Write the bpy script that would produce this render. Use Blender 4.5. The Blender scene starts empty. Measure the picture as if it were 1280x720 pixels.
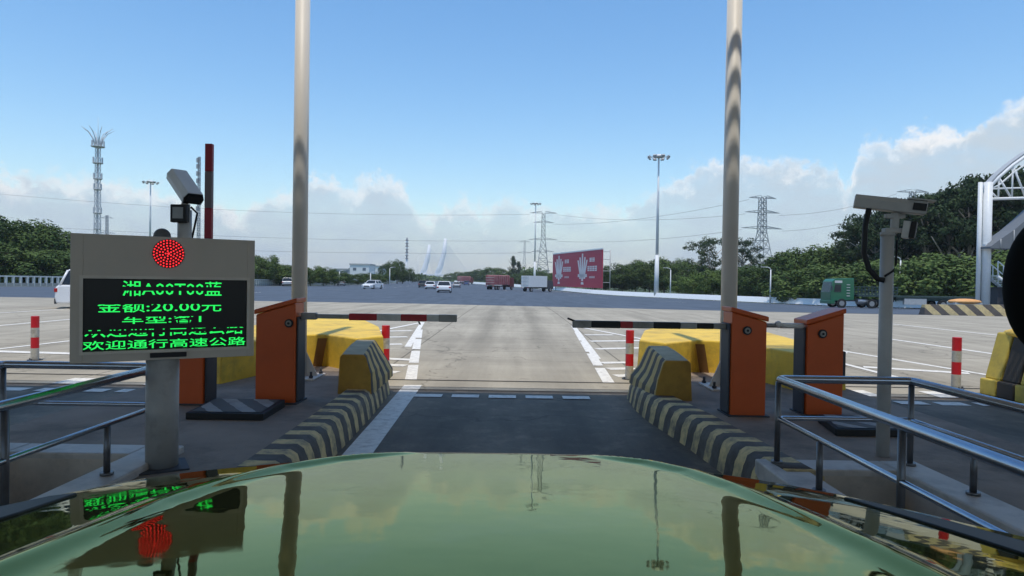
import bpy, bmesh, math, random
from mathutils import Vector, Matrix
R = math.radians
rnd = random.Random(7)
S = bpy.context.scene
COL = S.collection

# ------------------------------------------------------------------ camera
F = 834.0; CAMZ = 1.46; ROLL = 0.9
cam = bpy.data.cameras.new('camera'); camo = bpy.data.objects.new('camera', cam); COL.objects.link(camo)
cam.sensor_width = 36; cam.lens = 36 * F / 1280; cam.clip_start = 0.05; cam.clip_end = 20000
camo.matrix_world = Matrix.Translation((0, 0, CAMZ)) @ Matrix.Rotation(R(90 - 0.687), 4, 'X') @ Matrix.Rotation(R(ROLL), 4, 'Z')
S.camera = camo

# ------------------------------------------------------------------ sky, sun, exposure
SUN_EL = 77.0
W = bpy.data.worlds.new('World'); S.world = W; W.use_nodes = True
nt = W.node_tree; nt.nodes.clear()
def N(t, **k):
    n = nt.nodes.new(t)
    for a, b in k.items(): setattr(n, a, b)
    return n
def L(a, b): nt.links.new(a, b)
def M(op, a, b=None, c=None, clamp=False):
    n = N('ShaderNodeMath', operation=op, use_clamp=clamp)
    for i, v in enumerate((a, b, c)):
        if v is None: continue
        if isinstance(v, (int, float)): n.inputs[i].default_value = v
        else: L(v, n.inputs[i])
    return n.outputs[0]
sky = N('ShaderNodeTexSky', sky_type='NISHITA', sun_disc=False)
sky.sun_elevation = R(SUN_EL); sky.sun_rotation = R(180); sky.air_density = 1.25; sky.dust_density = 0.35; sky.ozone_density = 2.2; sky.altitude = 0
bg = N('ShaderNodeBackground'); bg.inputs[1].default_value = 0.15
hs_ = N('ShaderNodeHueSaturation'); hs_.inputs['Saturation'].default_value = 1.26; L(sky.outputs[0], hs_.inputs['Color']); L(hs_.outputs[0], bg.inputs[0])
tc = N('ShaderNodeTexCoord'); sep = N('ShaderNodeSeparateXYZ'); L(tc.outputs['Generated'], sep.inputs[0])
el = M('MULTIPLY', M('ARCSINE', sep.outputs[2]), 57.2958)
az = M('MULTIPLY', M('ARCTAN2', sep.outputs[0], sep.outputs[1]), 57.2958)
azf = M('DIVIDE', M('ADD', az, 45.0), 90.0, clamp=True)
def nz(scale, detail, rough=0.55, off=(0, 0, 0), st=(1, 1, 1)):
    mp = N('ShaderNodeMapping'); mp.inputs['Location'].default_value = off; mp.inputs['Scale'].default_value = st
    L(tc.outputs['Generated'], mp.inputs[0])
    n = N('ShaderNodeTexNoise'); n.inputs['Scale'].default_value = scale; n.inputs['Detail'].default_value = detail; n.inputs['Roughness'].default_value = rough
    L(mp.outputs[0], n.inputs['Vector']); return n.outputs[0]
env = [(0,7.3),(110,7.5),(200,6.8),(300,6.0),(350,7.4),(400,9.0),(440,8.2),(470,9.4),(500,8.6),(515,6.6),(535,6.0),(575,7.7),(605,6.6),(640,7.8),(670,6.4),(720,7.0),(780,6.3),(830,8.6),(875,10.6),(940,10.4),(1000,10.2),(1040,9.8),(1056,8.0),(1072,11.4),(1150,12.0),(1210,11.6),(1240,12.6),(1280,13.6)]
cr = N('ShaderNodeValToRGB'); L(azf, cr.inputs[0]); e = cr.color_ramp
while len(e.elements) > 1: e.elements.remove(e.elements[0])
for i, (px, h) in enumerate(env):
    p = (math.degrees(math.atan((px - 640) / F)) + 45) / 90
    q = e.elements[0] if i == 0 else e.elements.new(p)
    q.position = p; q.color = (h / 20, h / 20, h / 20, 1)
envh = M('MULTIPLY', cr.outputs[0], 20.0)
n1 = nz(9, 2, 0.5); n2 = nz(52, 6, 0.62, (3, 1, 0))
pert = M('ADD', M('MULTIPLY', M('SUBTRACT', n1, 0.5), 1.8), M('MULTIPLY', M('SUBTRACT', n2, 0.5), 4.2))
depth = M('SUBTRACT', M('ADD', envh, M('SUBTRACT', pert, 0.45)), el)             # >0 inside the bank
mask = N('ShaderNodeMapRange', interpolation_type='SMOOTHSTEP'); L(depth, mask.inputs[0]); mask.inputs[1].default_value = -0.25; mask.inputs[2].default_value = 0.9
# opacity: thinner in the middle of the view
op = N('ShaderNodeValToRGB'); L(azf, op.inputs[0]); o_ = op.color_ramp
while len(o_.elements) > 1: o_.elements.remove(o_.elements[0])
for i, (px, h) in enumerate([(0,.9),(300,.85),(400,.85),(500,.85),(560,.7),(700,.6),(800,.62),(850,.8),(1050,.88),(1080,1),(1280,1)]):
    p = (math.degrees(math.atan((px - 640) / F)) + 45) / 90
    q = o_.elements[0] if i == 0 else o_.elements.new(p); q.position = p; q.color = (h, h, h, 1)
wisp = N('ShaderNodeMapRange'); L(nz(16, 5, 0.6, (7, 2, 1), (1, 1, 2.2)), wisp.inputs[0]); wisp.inputs[1].default_value = 0.3; wisp.inputs[2].default_value = 0.62; wisp.inputs[3].default_value = 0.62
low = N('ShaderNodeMapRange'); L(el, low.inputs[0]); low.inputs[1].default_value = 0; low.inputs[2].default_value = 5; low.inputs[3].default_value = 1.0; low.inputs[4].default_value = 1.0
fac = M('MULTIPLY', M('MULTIPLY', mask.outputs[0], op.outputs[0]), M('MULTIPLY', wisp.outputs[0], low.outputs[0]), clamp=True)
rim = N('ShaderNodeMapRange', interpolation_type='SMOOTHSTEP'); L(M('ADD', depth, M('MULTIPLY', M('SUBTRACT', nz(22, 5, .6, (1, 5, 2)), 0.5), -5.0)), rim.inputs[0]); rim.inputs[1].default_value = 0.3; rim.inputs[2].default_value = 2.0
cc = N('ShaderNodeMix', data_type='RGBA'); L(rim.outputs[0], cc.inputs[0]); cc.inputs[6].default_value = (0.84, 0.84, 0.83, 1); cc.inputs[7].default_value = (0.50, 0.585, 0.65, 1)
bgc = N('ShaderNodeBackground'); L(cc.outputs[2], bgc.inputs[0]); bgc.inputs[1].default_value = 1.0
mx = N('ShaderNodeMixShader'); L(fac, mx.inputs[0]); L(bg.outputs[0], mx.inputs[1]); L(bgc.outputs[0], mx.inputs[2])
wo = N('ShaderNodeOutputWorld'); L(mx.outputs[0], wo.inputs[0])
sl = bpy.data.lights.new('sun', 'SUN'); sl.energy = 2.6; sl.angle = R(0.53); sl.color = (1.0, 0.93, 0.81)
so = bpy.data.objects.new('sun', sl); COL.objects.link(so); so.rotation_euler = (R(90 - SUN_EL), 0, 0)
S.view_settings.view_transform = 'Standard'; S.view_settings.look = 'None'; S.view_settings.exposure = 0.3; S.view_settings.gamma = 1.0
S.render.engine = 'CYCLES'

# ------------------------------------------------------------------ materials
def mat(name, col, rough=0.7, metal=0.0, var=0.12, scale=6.0, bump=0.0, bscale=60.0, spec=0.4, coat=0.0, emit=None, es=1.0, stretch=(1, 1, 1), dirt=None, dirtamt=0.0):
    m = bpy.data.materials.new(name); m.use_nodes = True
    t = m.node_tree; b = t.nodes['Principled BSDF']
    b.inputs['Roughness'].default_value = rough; b.inputs['Metallic'].default_value = metal
    b.inputs['Specular IOR Level'].default_value = spec; b.inputs['Coat Weight'].default_value = coat; b.inputs['Coat Roughness'].default_value = 0.04
    c = (*col, 1)
    b.inputs['Base Color'].default_value = c
    co = t.nodes.new('ShaderNodeTexCoord')
    mp = t.nodes.new('ShaderNodeMapping'); mp.inputs['Scale'].default_value = stretch; t.links.new(co.outputs['Object'], mp.inputs[0])
    if var > 0:
        n = t.nodes.new('ShaderNodeTexNoise'); n.inputs['Scale'].default_value = scale; n.inputs['Detail'].default_value = 6; n.inputs['Roughness'].default_value = 0.62
        t.links.new(mp.outputs[0], n.inputs['Vector'])
        r = t.nodes.new('ShaderNodeValToRGB'); r.color_ramp.elements[0].position = 0.3; r.color_ramp.elements[1].position = 0.7
        r.color_ramp.elements[0].color = (*[v * (1 - var) for v in col], 1); r.color_ramp.elements[1].color = (*[min(1, v * (1 + var)) for v in col], 1)
        t.links.new(n.outputs[0], r.inputs[0]); out = r.outputs[0]
        if dirt:
            n3 = t.nodes.new('ShaderNodeTexNoise'); n3.inputs['Scale'].default_value = scale * 0.6; n3.inputs['Detail'].default_value = 9; n3.inputs['Roughness'].default_value = 0.7
            t.links.new(mp.outputs[0], n3.inputs['Vector'])
            r3 = t.nodes.new('ShaderNodeMapRange'); r3.inputs[1].default_value = 0.5; r3.inputs[2].default_value = 0.68; r3.inputs[4].default_value = dirtamt
            t.links.new(n3.outputs[0], r3.inputs[0])
            x = t.nodes.new('ShaderNodeMix'); x.data_type = 'RGBA'; x.inputs[7].default_value = (*dirt, 1)
            t.links.new(r3.outputs[0], x.inputs[0]); t.links.new(out, x.inputs[6]); out = x.outputs[2]
        t.links.new(out, b.inputs['Base Color'])
    if bump > 0:
        n2 = t.nodes.new('ShaderNodeTexNoise'); n2.inputs['Scale'].default_value = bscale; n2.inputs['Detail'].default_value = 4
        t.links.new(mp.outputs[0], n2.inputs['Vector'])
        bp = t.nodes.new('ShaderNodeBump'); bp.inputs['Strength'].default_value = bump; bp.inputs['Distance'].default_value = 0.02
        t.links.new(n2.outputs[0], bp.inputs['Height']); t.links.new(bp.outputs[0], b.inputs['Normal'])
    if emit: b.inputs['Emission Color'].default_value = (*emit, 1); b.inputs['Emission Strength'].default_value = es
    return m

def stripes(name, ca, cb, axis, period, duty=0.5, wear=0.25, skew=0.0, skewaxis=2, rough=0.75):
    """worn painted stripes across object axis"""
    m = bpy.data.materials.new(name); m.use_nodes = True; t = m.node_tree; b = t.nodes['Principled BSDF']; b.inputs['Roughness'].default_value = rough
    co = t.nodes.new('ShaderNodeTexCoord'); s = t.nodes.new('ShaderNodeSeparateXYZ'); t.links.new(co.outputs['Object'], s.inputs[0])
    def MM(op, a, bb=None):
        n = t.nodes.new('ShaderNodeMath'); n.operation = op
        for i, v in enumerate((a, bb)):
            if v is None: continue
            if isinstance(v, (int, float)): n.inputs[i].default_value = v
            else: t.links.new(v, n.inputs[i])
        return n.outputs[0]
    ns = t.nodes.new('ShaderNodeTexNoise'); ns.inputs['Scale'].default_value = 9; ns.inputs['Detail'].default_value = 3; t.links.new(co.outputs['Object'], ns.inputs['Vector'])
    v = MM('ADD', s.outputs[axis], MM('MULTIPLY', s.outputs[skewaxis], skew))
    v = MM('ADD', v, MM('MULTIPLY', MM('SUBTRACT', ns.outputs[0], 0.5), 0.05))
    f = MM('FRACT', MM('ADD', MM('DIVIDE', v, period), 1000.0))
    g = MM('GREATER_THAN', f, duty)
    x = t.nodes.new('ShaderNodeMix'); x.data_type = 'RGBA'; x.inputs[6].default_value = (*ca, 1); x.inputs[7].default_value = (*cb, 1); t.links.new(g, x.inputs[0])
    n = t.nodes.new('ShaderNodeTexNoise'); n.inputs['Scale'].default_value = 7; n.inputs['Detail'].default_value = 9; n.inputs['Roughness'].default_value = 0.7; t.links.new(co.outputs['Object'], n.inputs['Vector'])
    mr = t.nodes.new('ShaderNodeMapRange'); mr.inputs[1].default_value = 0.42; mr.inputs[2].default_value = 0.7; mr.inputs[4].default_value = wear * 2.2; t.links.new(n.outputs[0], mr.inputs[0])
    y = t.nodes.new('ShaderNodeMix'); y.data_type = 'RGBA'; y.inputs[7].default_value = (0.13, 0.115, 0.095, 1); t.links.new(mr.outputs[0], y.inputs[0]); t.links.new(x.outputs[2], y.inputs[6])
    t.links.new(y.outputs[2], b.inputs['Base Color'])
    bp = t.nodes.new('ShaderNodeBump'); bp.inputs['Strength'].default_value = 0.35; bp.inputs['Distance'].default_value = 0.01; t.links.new(n.outputs[0], bp.inputs['Height']); t.links.new(bp.outputs[0], b.inputs['Normal'])
    return m

# ------------------------------------------------------------------ mesh helpers
class MB:
    def __init__(s): s.bm = bmesh.new()
    def face(s, pts, mi=0, smooth=False):
        f = s.bm.faces.new([s.bm.verts.new(p) for p in pts]); f.material_index = mi; f.smooth = smooth; return s
    def hull8(s, lo, hi, mi=0):
        a = [s.bm.verts.new(p) for p in lo]; b = [s.bm.verts.new(p) for p in hi]; n = len(a)
        fs = [s.bm.faces.new(a[::-1]), s.bm.faces.new(b)]
        for i in range(n): fs.append(s.bm.faces.new((a[i], a[(i + 1) % n], b[(i + 1) % n], b[i])))
        for f in fs: f.material_index = mi
        return s
    def box(s, x0, x1, y0, y1, z0, z1, mi=0, mtx=None):
        lo = [Vector(p) for p in ((x0, y0, z0), (x1, y0, z0), (x1, y1, z0), (x0, y1, z0))]; hi = [Vector((p.x, p.y, z1)) for p in lo]
        if mtx: lo = [mtx @ p for p in lo]; hi = [mtx @ p for p in hi]
        return s.hull8(lo, hi, mi)
    def prism(s, poly, z0, z1, mi=0, top=None):
        top = top or poly
        return s.hull8([(x, y, z0) for x, y in poly], [(x, y, z1) for x, y in top], mi)
    def side(s, prof, x0, x1, mi=0, mtx=None):      # profile in (y,z) extruded along x
        lo = [Vector((x0, y, z)) for y, z in prof]; hi = [Vector((x1, y, z)) for y, z in prof]
        if mtx: lo = [mtx @ p for p in lo]; hi = [mtx @ p for p in hi]
        return s.hull8(lo, hi, mi)
    def cyl(s, p0, p1, r0, r1=None, n=12, mi=0, caps=True):
        p0 = Vector(p0); p1 = Vector(p1); r1 = r0 if r1 is None else r1
        d = (p1 - p0).normalized(); u = d.orthogonal().normalized(); v = d.cross(u)
        a = [s.bm.verts.new(p0 + (u * math.cos(t) + v * math.sin(t)) * r0) for t in [2 * math.pi * i / n for i in range(n)]]
        b = [s.bm.verts.new(p1 + (u * math.cos(t) + v * math.sin(t)) * r1) for t in [2 * math.pi * i / n for i in range(n)]]
        for i in range(n):
            f = s.bm.faces.new((a[i], a[(i + 1) % n], b[(i + 1) % n], b[i])); f.smooth = n > 5; f.material_index = mi
        if caps:
            f = s.bm.faces.new(a[::-1]); f.material_index = mi; f = s.bm.faces.new(b); f.material_index = mi
        return s
    def tube(s, pts, r, n=10, mi=0):
        pts = [Vector(p) for p in pts]; rings = []
        for i, p in enumerate(pts):
            d = (pts[min(i + 1, len(pts) - 1)] - pts[max(i - 1, 0)]).normalized()
            up = Vector((0, 0, 1)) if abs(d.z) < 0.9 else Vector((1, 0, 0))
            u = d.cross(up).normalized(); v = u.cross(d)
            rr = r[i] if isinstance(r, (list, tuple)) else r
            rings.append([s.bm.verts.new(p + (u * math.cos(t) + v * math.sin(t)) * rr) for t in [2 * math.pi * k / n for k in range(n)]])
        for a, b in zip(rings, rings[1:]):
            for i in range(n):
                f = s.bm.faces.new((a[i], a[(i + 1) % n], b[(i + 1) % n], b[i])); f.smooth = True; f.material_index = mi
        for rg in (rings[0][::-1], rings[-1]): f = s.bm.faces.new(rg); f.material_index = mi
        return s
    def ball(s, c, rx, ry, rz, nu=16, nv=10, mi=0):
        c = Vector(c); rings = []
        for j in range(1, nv):
            ph = math.pi * j / nv
            rings.append([s.bm.verts.new(c + Vector((rx * math.sin(ph) * math.cos(2 * math.pi * i / nu), ry * math.sin(ph) * math.sin(2 * math.pi * i / nu), rz * math.cos(ph)))) for i in range(nu)])
        t = s.bm.verts.new(c + Vector((0, 0, rz))); b = s.bm.verts.new(c - Vector((0, 0, rz)))
        fs = []
        for i in range(nu):
            fs.append(s.bm.faces.new((t, rings[0][i], rings[0][(i + 1) % nu]))); fs.append(s.bm.faces.new((b, rings[-1][(i + 1) % nu], rings[-1][i])))
            for a, bb in zip(rings, rings[1:]): fs.append(s.bm.faces.new((a[i], bb[i], bb[(i + 1) % nu], a[(i + 1) % nu])))
        for f in fs: f.smooth = True; f.material_index = mi
        return s
    def disc(s, c, r, nrm, th=0.01, n=20, mi=0):
        c = Vector(c); nrm = Vector(nrm).normalized(); return s.cyl(c, c + nrm * th, r, r, n, mi)
    def build(s, name, m, parent=None, bevel=0.0, fix=True):
        if fix: bmesh.ops.recalc_face_normals(s.bm, faces=s.bm.faces)
        me = bpy.data.meshes.new(name); s.bm.to_mesh(me); s.bm.free()
        for q in (m if isinstance(m, (list, tuple)) else [m]): me.materials.append(q)
        o = bpy.data.objects.new(name, me); COL.objects.link(o)
        if parent: o.parent = parent
        if bevel:
            b = o.modifiers.new('bevel', 'BEVEL'); b.width = bevel; b.segments = 2; b.limit_method = 'ANGLE'; b.angle_limit = R(40)
        return o

def tag(o, label=None, cat=None, group=None, kind=None):
    if label: o['label'] = label
    if cat: o['category'] = cat
    if group: o['group'] = group
    if kind: o['kind'] = kind
    return o
def thing(name, loc, label, cat, group=None, rz=0):
    o = bpy.data.objects.new(name, None); COL.objects.link(o); o.location = loc; o.rotation_euler = (0, 0, rz); o.empty_display_size = 0.2
    return tag(o, label, cat, group)
def copy_tree(o, parent=None):
    c = o.copy(); COL.objects.link(c); c.parent = parent
    for ch in o.children: copy_tree(ch, c)
    return c
def interp(t, pts):
    if t <= pts[0][0]: return pts[0][1]
    for (a, va), (b, vb) in zip(pts, pts[1:]):
        if t <= b: return va + (vb - va) * (t - a) / (b - a)
    return pts[-1][1]
def ss(t): t = max(0, min(1, t)); return t * t * (3 - 2 * t)
ORD = ['first', 'second', 'third', 'fourth', 'fifth', 'sixth', 'seventh', 'eighth', 'ninth', 'tenth', 'eleventh', 'twelfth', 'thirteenth', 'fourteenth', 'fifteenth', 'sixteenth', 'seventeenth', 'eighteenth', 'nineteenth', 'twentieth', 'twenty-first', 'twenty-second', 'twenty-third', 'twenty-fourth', 'twenty-fifth', 'twenty-sixth', 'twenty-seventh', 'twenty-eighth', 'twenty-ninth', 'thirtieth']

def gz(x, y):                       # the plaza falls away gently to the right and into the distance
    if y <= 30: return 0.0
    k = interp(x / y, [(-0.3, 0.004), (-0.1, 0.005), (0.0, 0.009), (0.2, 0.015), (0.5, 0.024), (0.8, 0.026)])
    return -k * min(y - 30, 110) * ss((y - 30) / 14 + 0.25)
def hor(px): return 350 + (px - 640) * math.tan(R(ROLL))
def at(px, d): return (px - 640) / F * d          # world x of a picture column at distance d
def zt(px, py, d): return CAMZ + (hor(px) - py) * d / F

# ------------------------------------------------------------------ setting: ground, roads
PITS = [(1.75, 2.75, -4.0, 4.5), (-3.6, -2.36, -4.0, 4.62)]
def sheet(name, m, xs, ys, dz, inside=None, holes=(), kind='structure', warp=None):
    xs = sorted(set(xs + [h[0] for h in holes] + [h[1] for h in holes])); ys = sorted(set(ys + [h[2] for h in holes] + [h[3] for h in holes]))
    bm = bmesh.new(); V = {}
    for j, y in enumerate(ys):
        for i, x in enumerate(xs):
            wx = warp(x, y) if warp else x
            V[i, j] = bm.verts.new((wx, y, gz(wx, y) + dz))
    for j in range(len(ys) - 1):
        for i in range(len(xs) - 1):
            cx = (xs[i] + xs[i + 1]) / 2; cy = (ys[j] + ys[j + 1]) / 2
            if any(h[0] < cx < h[1] and h[2] < cy < h[3] for h in holes): continue
            f = bm.faces.new((V[i, j], V[i + 1, j], V[i + 1, j + 1], V[i, j + 1])); f.smooth = True
    for v in [v for v in bm.verts if not v.link_faces]: bm.verts.remove(v)
    me = bpy.data.meshes.new(name); bm.to_mesh(me); bm.free(); me.materials.append(m)
    o = bpy.data.objects.new(name, me); COL.objects.link(o); o['kind'] = kind; return o

def ground_mat(name, col, kind):
    m = bpy.data.materials.new(name); m.use_nodes = True; t = m.node_tree; b = t.nodes['Principled BSDF']; b.inputs['Roughness'].default_value = 0.85 if kind != 'near' else 0.6
    b.inputs['Specular IOR Level'].default_value = 0.12
    co = t.nodes.new('ShaderNodeTexCoord')
    def noise(s, det, st=(1, 1, 1)):
        mp = t.nodes.new('ShaderNodeMapping'); mp.inputs['Scale'].default_value = st; t.links.new(co.outputs['Object'], mp.inputs[0])
        n = t.nodes.new('ShaderNodeTexNoise'); n.inputs['Scale'].default_value = s; n.inputs['Detail'].default_value = det; n.inputs['Roughness'].default_value = 0.65
        t.links.new(mp.outputs[0], n.inputs['Vector']); return n.outputs[0]
    def rng(v, a, bb, c, d):
        r = t.nodes.new('ShaderNodeMapRange'); r.inputs[1].default_value = a; r.inputs[2].default_value = bb; r.inputs[3].default_value = c; r.inputs[4].default_value = d; t.links.new(v, r.inputs[0]); return r.outputs[0]
    def mul(a, bb):
        n = t.nodes.new('ShaderNodeMath'); n.operation = 'MULTIPLY'; t.links.new(a, n.inputs[0])
        if isinstance(bb, (int, float)): n.inputs[1].default_value = bb
        else: t.links.new(bb, n.inputs[1])
        return n.outputs[0]
    v = mul(rng(noise(0.35, 5), 0.3, 0.7, 0.86, 1.1), rng(noise(40, 3), 0.3, 0.7, 0.9, 1.1))
    v = mul(v, rng(noise(1.0, 6, (1.6, 0.12, 1)), 0.35, 0.7, 1.10, 0.78))           # tyre streaks along the lanes
    if kind == 'concrete':
        v = mul(v, rng(noise(1.0, 5, (0.14, 1.3, 1)), 0.35, 0.7, 1.05, 0.9))       # wear bands across
        br = t.nodes.new('ShaderNodeTexBrick'); br.offset = 0; br.inputs['Scale'].default_value = 1; br.inputs['Mortar Size'].default_value = 0.018
        br.inputs['Brick Width'].default_value = 4.0; br.inputs['Row Height'].default_value = 4.6; br.inputs['Bias'].default_value = 0
        br.inputs['Color1'].default_value = (1, 1, 1, 1); br.inputs['Color2'].default_value = (0.9, 0.9, 0.9, 1); br.inputs['Mortar'].default_value = (0.5, 0.48, 0.45, 1)
        mp = t.nodes.new('ShaderNodeMapping'); mp.inputs['Location'].default_value = (2.0, -4.4, 0); t.links.new(co.outputs['Object'], mp.inputs[0]); t.links.new(mp.outputs[0], br.inputs[0])
        v = mul(v, br.outputs[0])
    vo = t.nodes.new('ShaderNodeTexVoronoi'); vo.feature = 'DISTANCE_TO_EDGE'; vo.inputs['Scale'].default_value = .22
    wv = t.nodes.new('ShaderNodeTexNoise'); wv.inputs['Scale'].default_value = 1.3; wv.inputs['Detail'].default_value = 7; t.links.new(co.outputs['Object'], wv.inputs['Vector'])
    vm = t.nodes.new('ShaderNodeVectorMath'); vm.operation = 'MULTIPLY_ADD'; vm.inputs[1].default_value = (1.6, 1.6, 0); t.links.new(wv.outputs['Color'], vm.inputs[0]); t.links.new(co.outputs['Object'], vm.inputs[2]); t.links.new(vm.outputs[0], vo.inputs['Vector'])
    v = mul(v, rng(vo.outputs['Distance'], 0.0, 0.006, 0.6, 1.0))
    v = mul(v, rng(noise(2.2, 7, (1, 1, 1)), 0.60, 0.72, 1.0, 0.72))
    # two tyre-darkened tracks down our lane
    sx = t.nodes.new('ShaderNodeSeparateXYZ'); t.links.new(co.outputs['Object'], sx.inputs[0])
    ab = t.nodes.new('ShaderNodeMath'); ab.operation = 'ABSOLUTE'; t.links.new(sx.outputs[0], ab.inputs[0])
    df = t.nodes.new('ShaderNodeMath'); df.operation = 'SUBTRACT'; df.inputs[1].default_value = .72; t.links.new(ab.outputs[0], df.inputs[0])
    a2 = t.nodes.new('ShaderNodeMath'); a2.operation = 'ABSOLUTE'; t.links.new(df.outputs[0], a2.inputs[0])
    if kind != 'far': v = mul(v, rng(a2.outputs[0], .05, .42, .80, 1.0))
    if kind == 'near':
        v = mul(v, rng(noise(3.5, 8), 0.52, 0.75, 1.0, 1.7)); v = mul(v, rng(noise(0.9, 9, (1, .35, 1)), 0.35, 0.68, 0.58, 1.45))
    x = t.nodes.new('ShaderNodeMix'); x.data_type = 'RGBA'; x.blend_type = 'MULTIPLY'; x.inputs[0].default_value = 1; x.inputs[6].default_value = (*col, 1); t.links.new(v, x.inputs[7])
    t.links.new(x.outputs[2], b.inputs['Base Color'])
    bp = t.nodes.new('ShaderNodeBump'); bp.inputs['Strength'].default_value = 0.3; bp.inputs['Distance'].default_value = 0.01; t.links.new(noise(90, 3), bp.inputs['Height']); t.links.new(bp.outputs[0], b.inputs['Normal'])
    return m
XS = [-4000, -1500, -600, -300, -200, -150] + list(range(-120, 121, 6)) + [150, 200, 300, 600, 1500, 4000]
YS = [-300, -60, -20, -6, 0, 6, 9, 14, 20, 26, 30, 33, 36, 40, 44, 50] + list(range(56, 160, 8)) + [180, 220, 300, 420, 600, 1000, 2000, 4100]
G_soil = mat('grass verge', (0.06, 0.085, 0.03), 0.95, var=0.35, scale=0.6)
sheet('terrain', G_soil, XS, YS, -0.06, holes=PITS)
A_near = ground_mat('dark asphalt', (0.165, 0.135, 0.10), 'near')
A_con = ground_mat('pale concrete', (0.42, 0.375, 0.295), 'concrete')
A_far = ground_mat('mainline asphalt', (0.095, 0.118, 0.15), 'far')
X2 = list(range(-120, 121, 6))
sheet('toll_lane_road', A_near, X2, [-60, -20, -6, 0, 6, 8.75], 0.0, holes=PITS)
sheet('concrete_plaza', A_con, X2, [8.75, 14, 20, 26, 30, 33, 36, 40], 0.0)
LEFT = [(40, -90), (60, -66), (80, -57), (105, -48), (140, -44), (200, -43), (260, -48), (400, -66), (900, -125)]
RIGHT = [(40, 120), (60, 74), (72, 56), (89, 42), (110, 34), (130, 27), (150, 17), (180, 12), (230, 2), (320, -18), (500, -44), (900, -98)]
ey = [40, 44, 50, 56, 64, 72, 80, 89, 97, 105, 116, 130, 140, 150, 165, 180, 200, 230, 260, 320, 400, 500, 700, 900]
sheet('main_road', A_far, [i / 16 for i in range(17)], ey, 0.0, warp=lambda u, y: interp(y, LEFT) * (1 - u) + interp(y, RIGHT) * u)

M_paint = mat('white road paint', (0.80, 0.76, 0.68), 0.7, var=0.12, scale=14, dirt=(0.42, 0.37, 0.31), dirtamt=0.7)
mk = MB(); SC = [0]
def strip(a, b, w0, w1=None, z=None):
    SC[0] += 1; z = 0.004 + 0.0006 * (SC[0] % 9)
    w1 = w1 or w0; a = Vector(a); b = Vector(b); n = (b - a); n = Vector((-n.y, n.x)).normalized()
    seg = max(1, int((b - a).length / 8))
    for i in range(seg):
        p = a.lerp(b, i / seg); q = a.lerp(b, (i + 1) / seg); wa = w0 + (w1 - w0) * i / seg; wb = w0 + (w1 - w0) * (i + 1) / seg
        pts = [p - n * wa / 2, q - n * wb / 2, q + n * wb / 2, p + n * wa / 2]
        mk.face([(v.x, v.y, gz(v.x, v.y) + z) for v in pts])
# left and right edge lines of our lane
strip((-1.20, 3.0), (-1.33, 9.1), 0.24)
for a, b in ((9.6, 11.2), (11.5, 13.4), (13.7, 16), (16.3, 19)):
    strip((-1.40 - (a - 9.3) * .125, a), (-1.40 - (b - 9.3) * .125, b), 0.17)
    strip((1.40 + (a - 9.3) * .05, a), (1.40 + (b - 9.3) * .05, b), 0.17)
def gore(apex, nl, nr, bars, w=0.14):
    strip(apex, nl, w); strip(apex, nr, w)
    A = Vector(apex); l = Vector(nl); r_ = Vector(nr)
    for f in bars:
        p = A.lerp(l, f); q = A.lerp(r_, f); d_ = (q - p).normalized() * .16
        strip(p + d_, q - d_ + Vector((0, -.25)), 0.26)
gore((-2.97, 22.3), (-2.2, 14.2), (-4.4, 13.8), (0.45, 0.7, 0.93))
gore((2.0, 21.6), (1.62, 12.5), (4.3, 13.8), (0.4, 0.6, 0.8))
for y in (10.3, 11.1, 11.9):
    strip((1.62, y), (2.1, y + 0.12), 0.26); strip((-1.75, y), (-2.25, y + 0.12), 0.26)
gore((6.2, 22.0), (6.15, 10.2), (8.2, 9.6), (0.35, 0.6, 0.85), 0.13)
gore((-8.7, 20.5), (-7.2, 11.0), (-9.8, 11.6), (0.4, 0.65, 0.9), 0.13)
strip((10.4, 18.5), (10.7, 13.0), 0.15); strip((-13.9, 23.5), (-13.9, 14), 0.15)
strip((14.6, 26), (15.2, 14.0), 0.15); strip((-18, 28), (-18.5, 16.0), 0.15)
for lane in (-9.9, -5.7, -1.28, 3.2, 7.3, 11.5):
    pass
for x in [-1.02 + i * 0.46 for i in range(5)]: strip((x - 0.17, 8.30), (x + 0.17, 8.30), 0.2)
for x in [-7.2 + i * 0.5 for i in range(7)] + [4.5 + i * 0.5 for i in range(5)] + [9.6 + i * .5 for i in range(8)]: strip((x - 0.18, 8.30), (x + 0.18, 8.30), 0.22)
for x in (-5.6, -4.4, 4.6, 6.1): strip((x - 0.45, 9.0), (x + 0.3, 9.0), 0.5)
# lane dashes on the main road
for off in (0.3, 0.7):
    for y in range(60, 340, 15):
        X = lambda yy: interp(yy, LEFT) * (1 - off) + interp(yy, RIGHT) * off
        strip((X(y), y), (X(y + 6), y + 6), 0.11)
X = lambda yy, o: interp(yy, LEFT) * (1 - o) + interp(yy, RIGHT) * o
for o in (0.04, 0.95):
    for y in range(56, 400, 8): strip((X(y, o), y), (X(y + 8, o), y + 8), 0.18)
tag(mk.build('road_markings', M_paint, fix=False), kind='structure')
jt = MB()
for y in (8.72, 9.55): jt.face([(-30, y, 0.006), (30, y, 0.006), (30, y + 0.05, 0.006), (-30, y + 0.05, 0.006)])
tag(jt.build('expansion_joint', mat('joint filler', (0.05, 0.045, 0.04), 0.9), fix=False), kind='structure')

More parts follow.
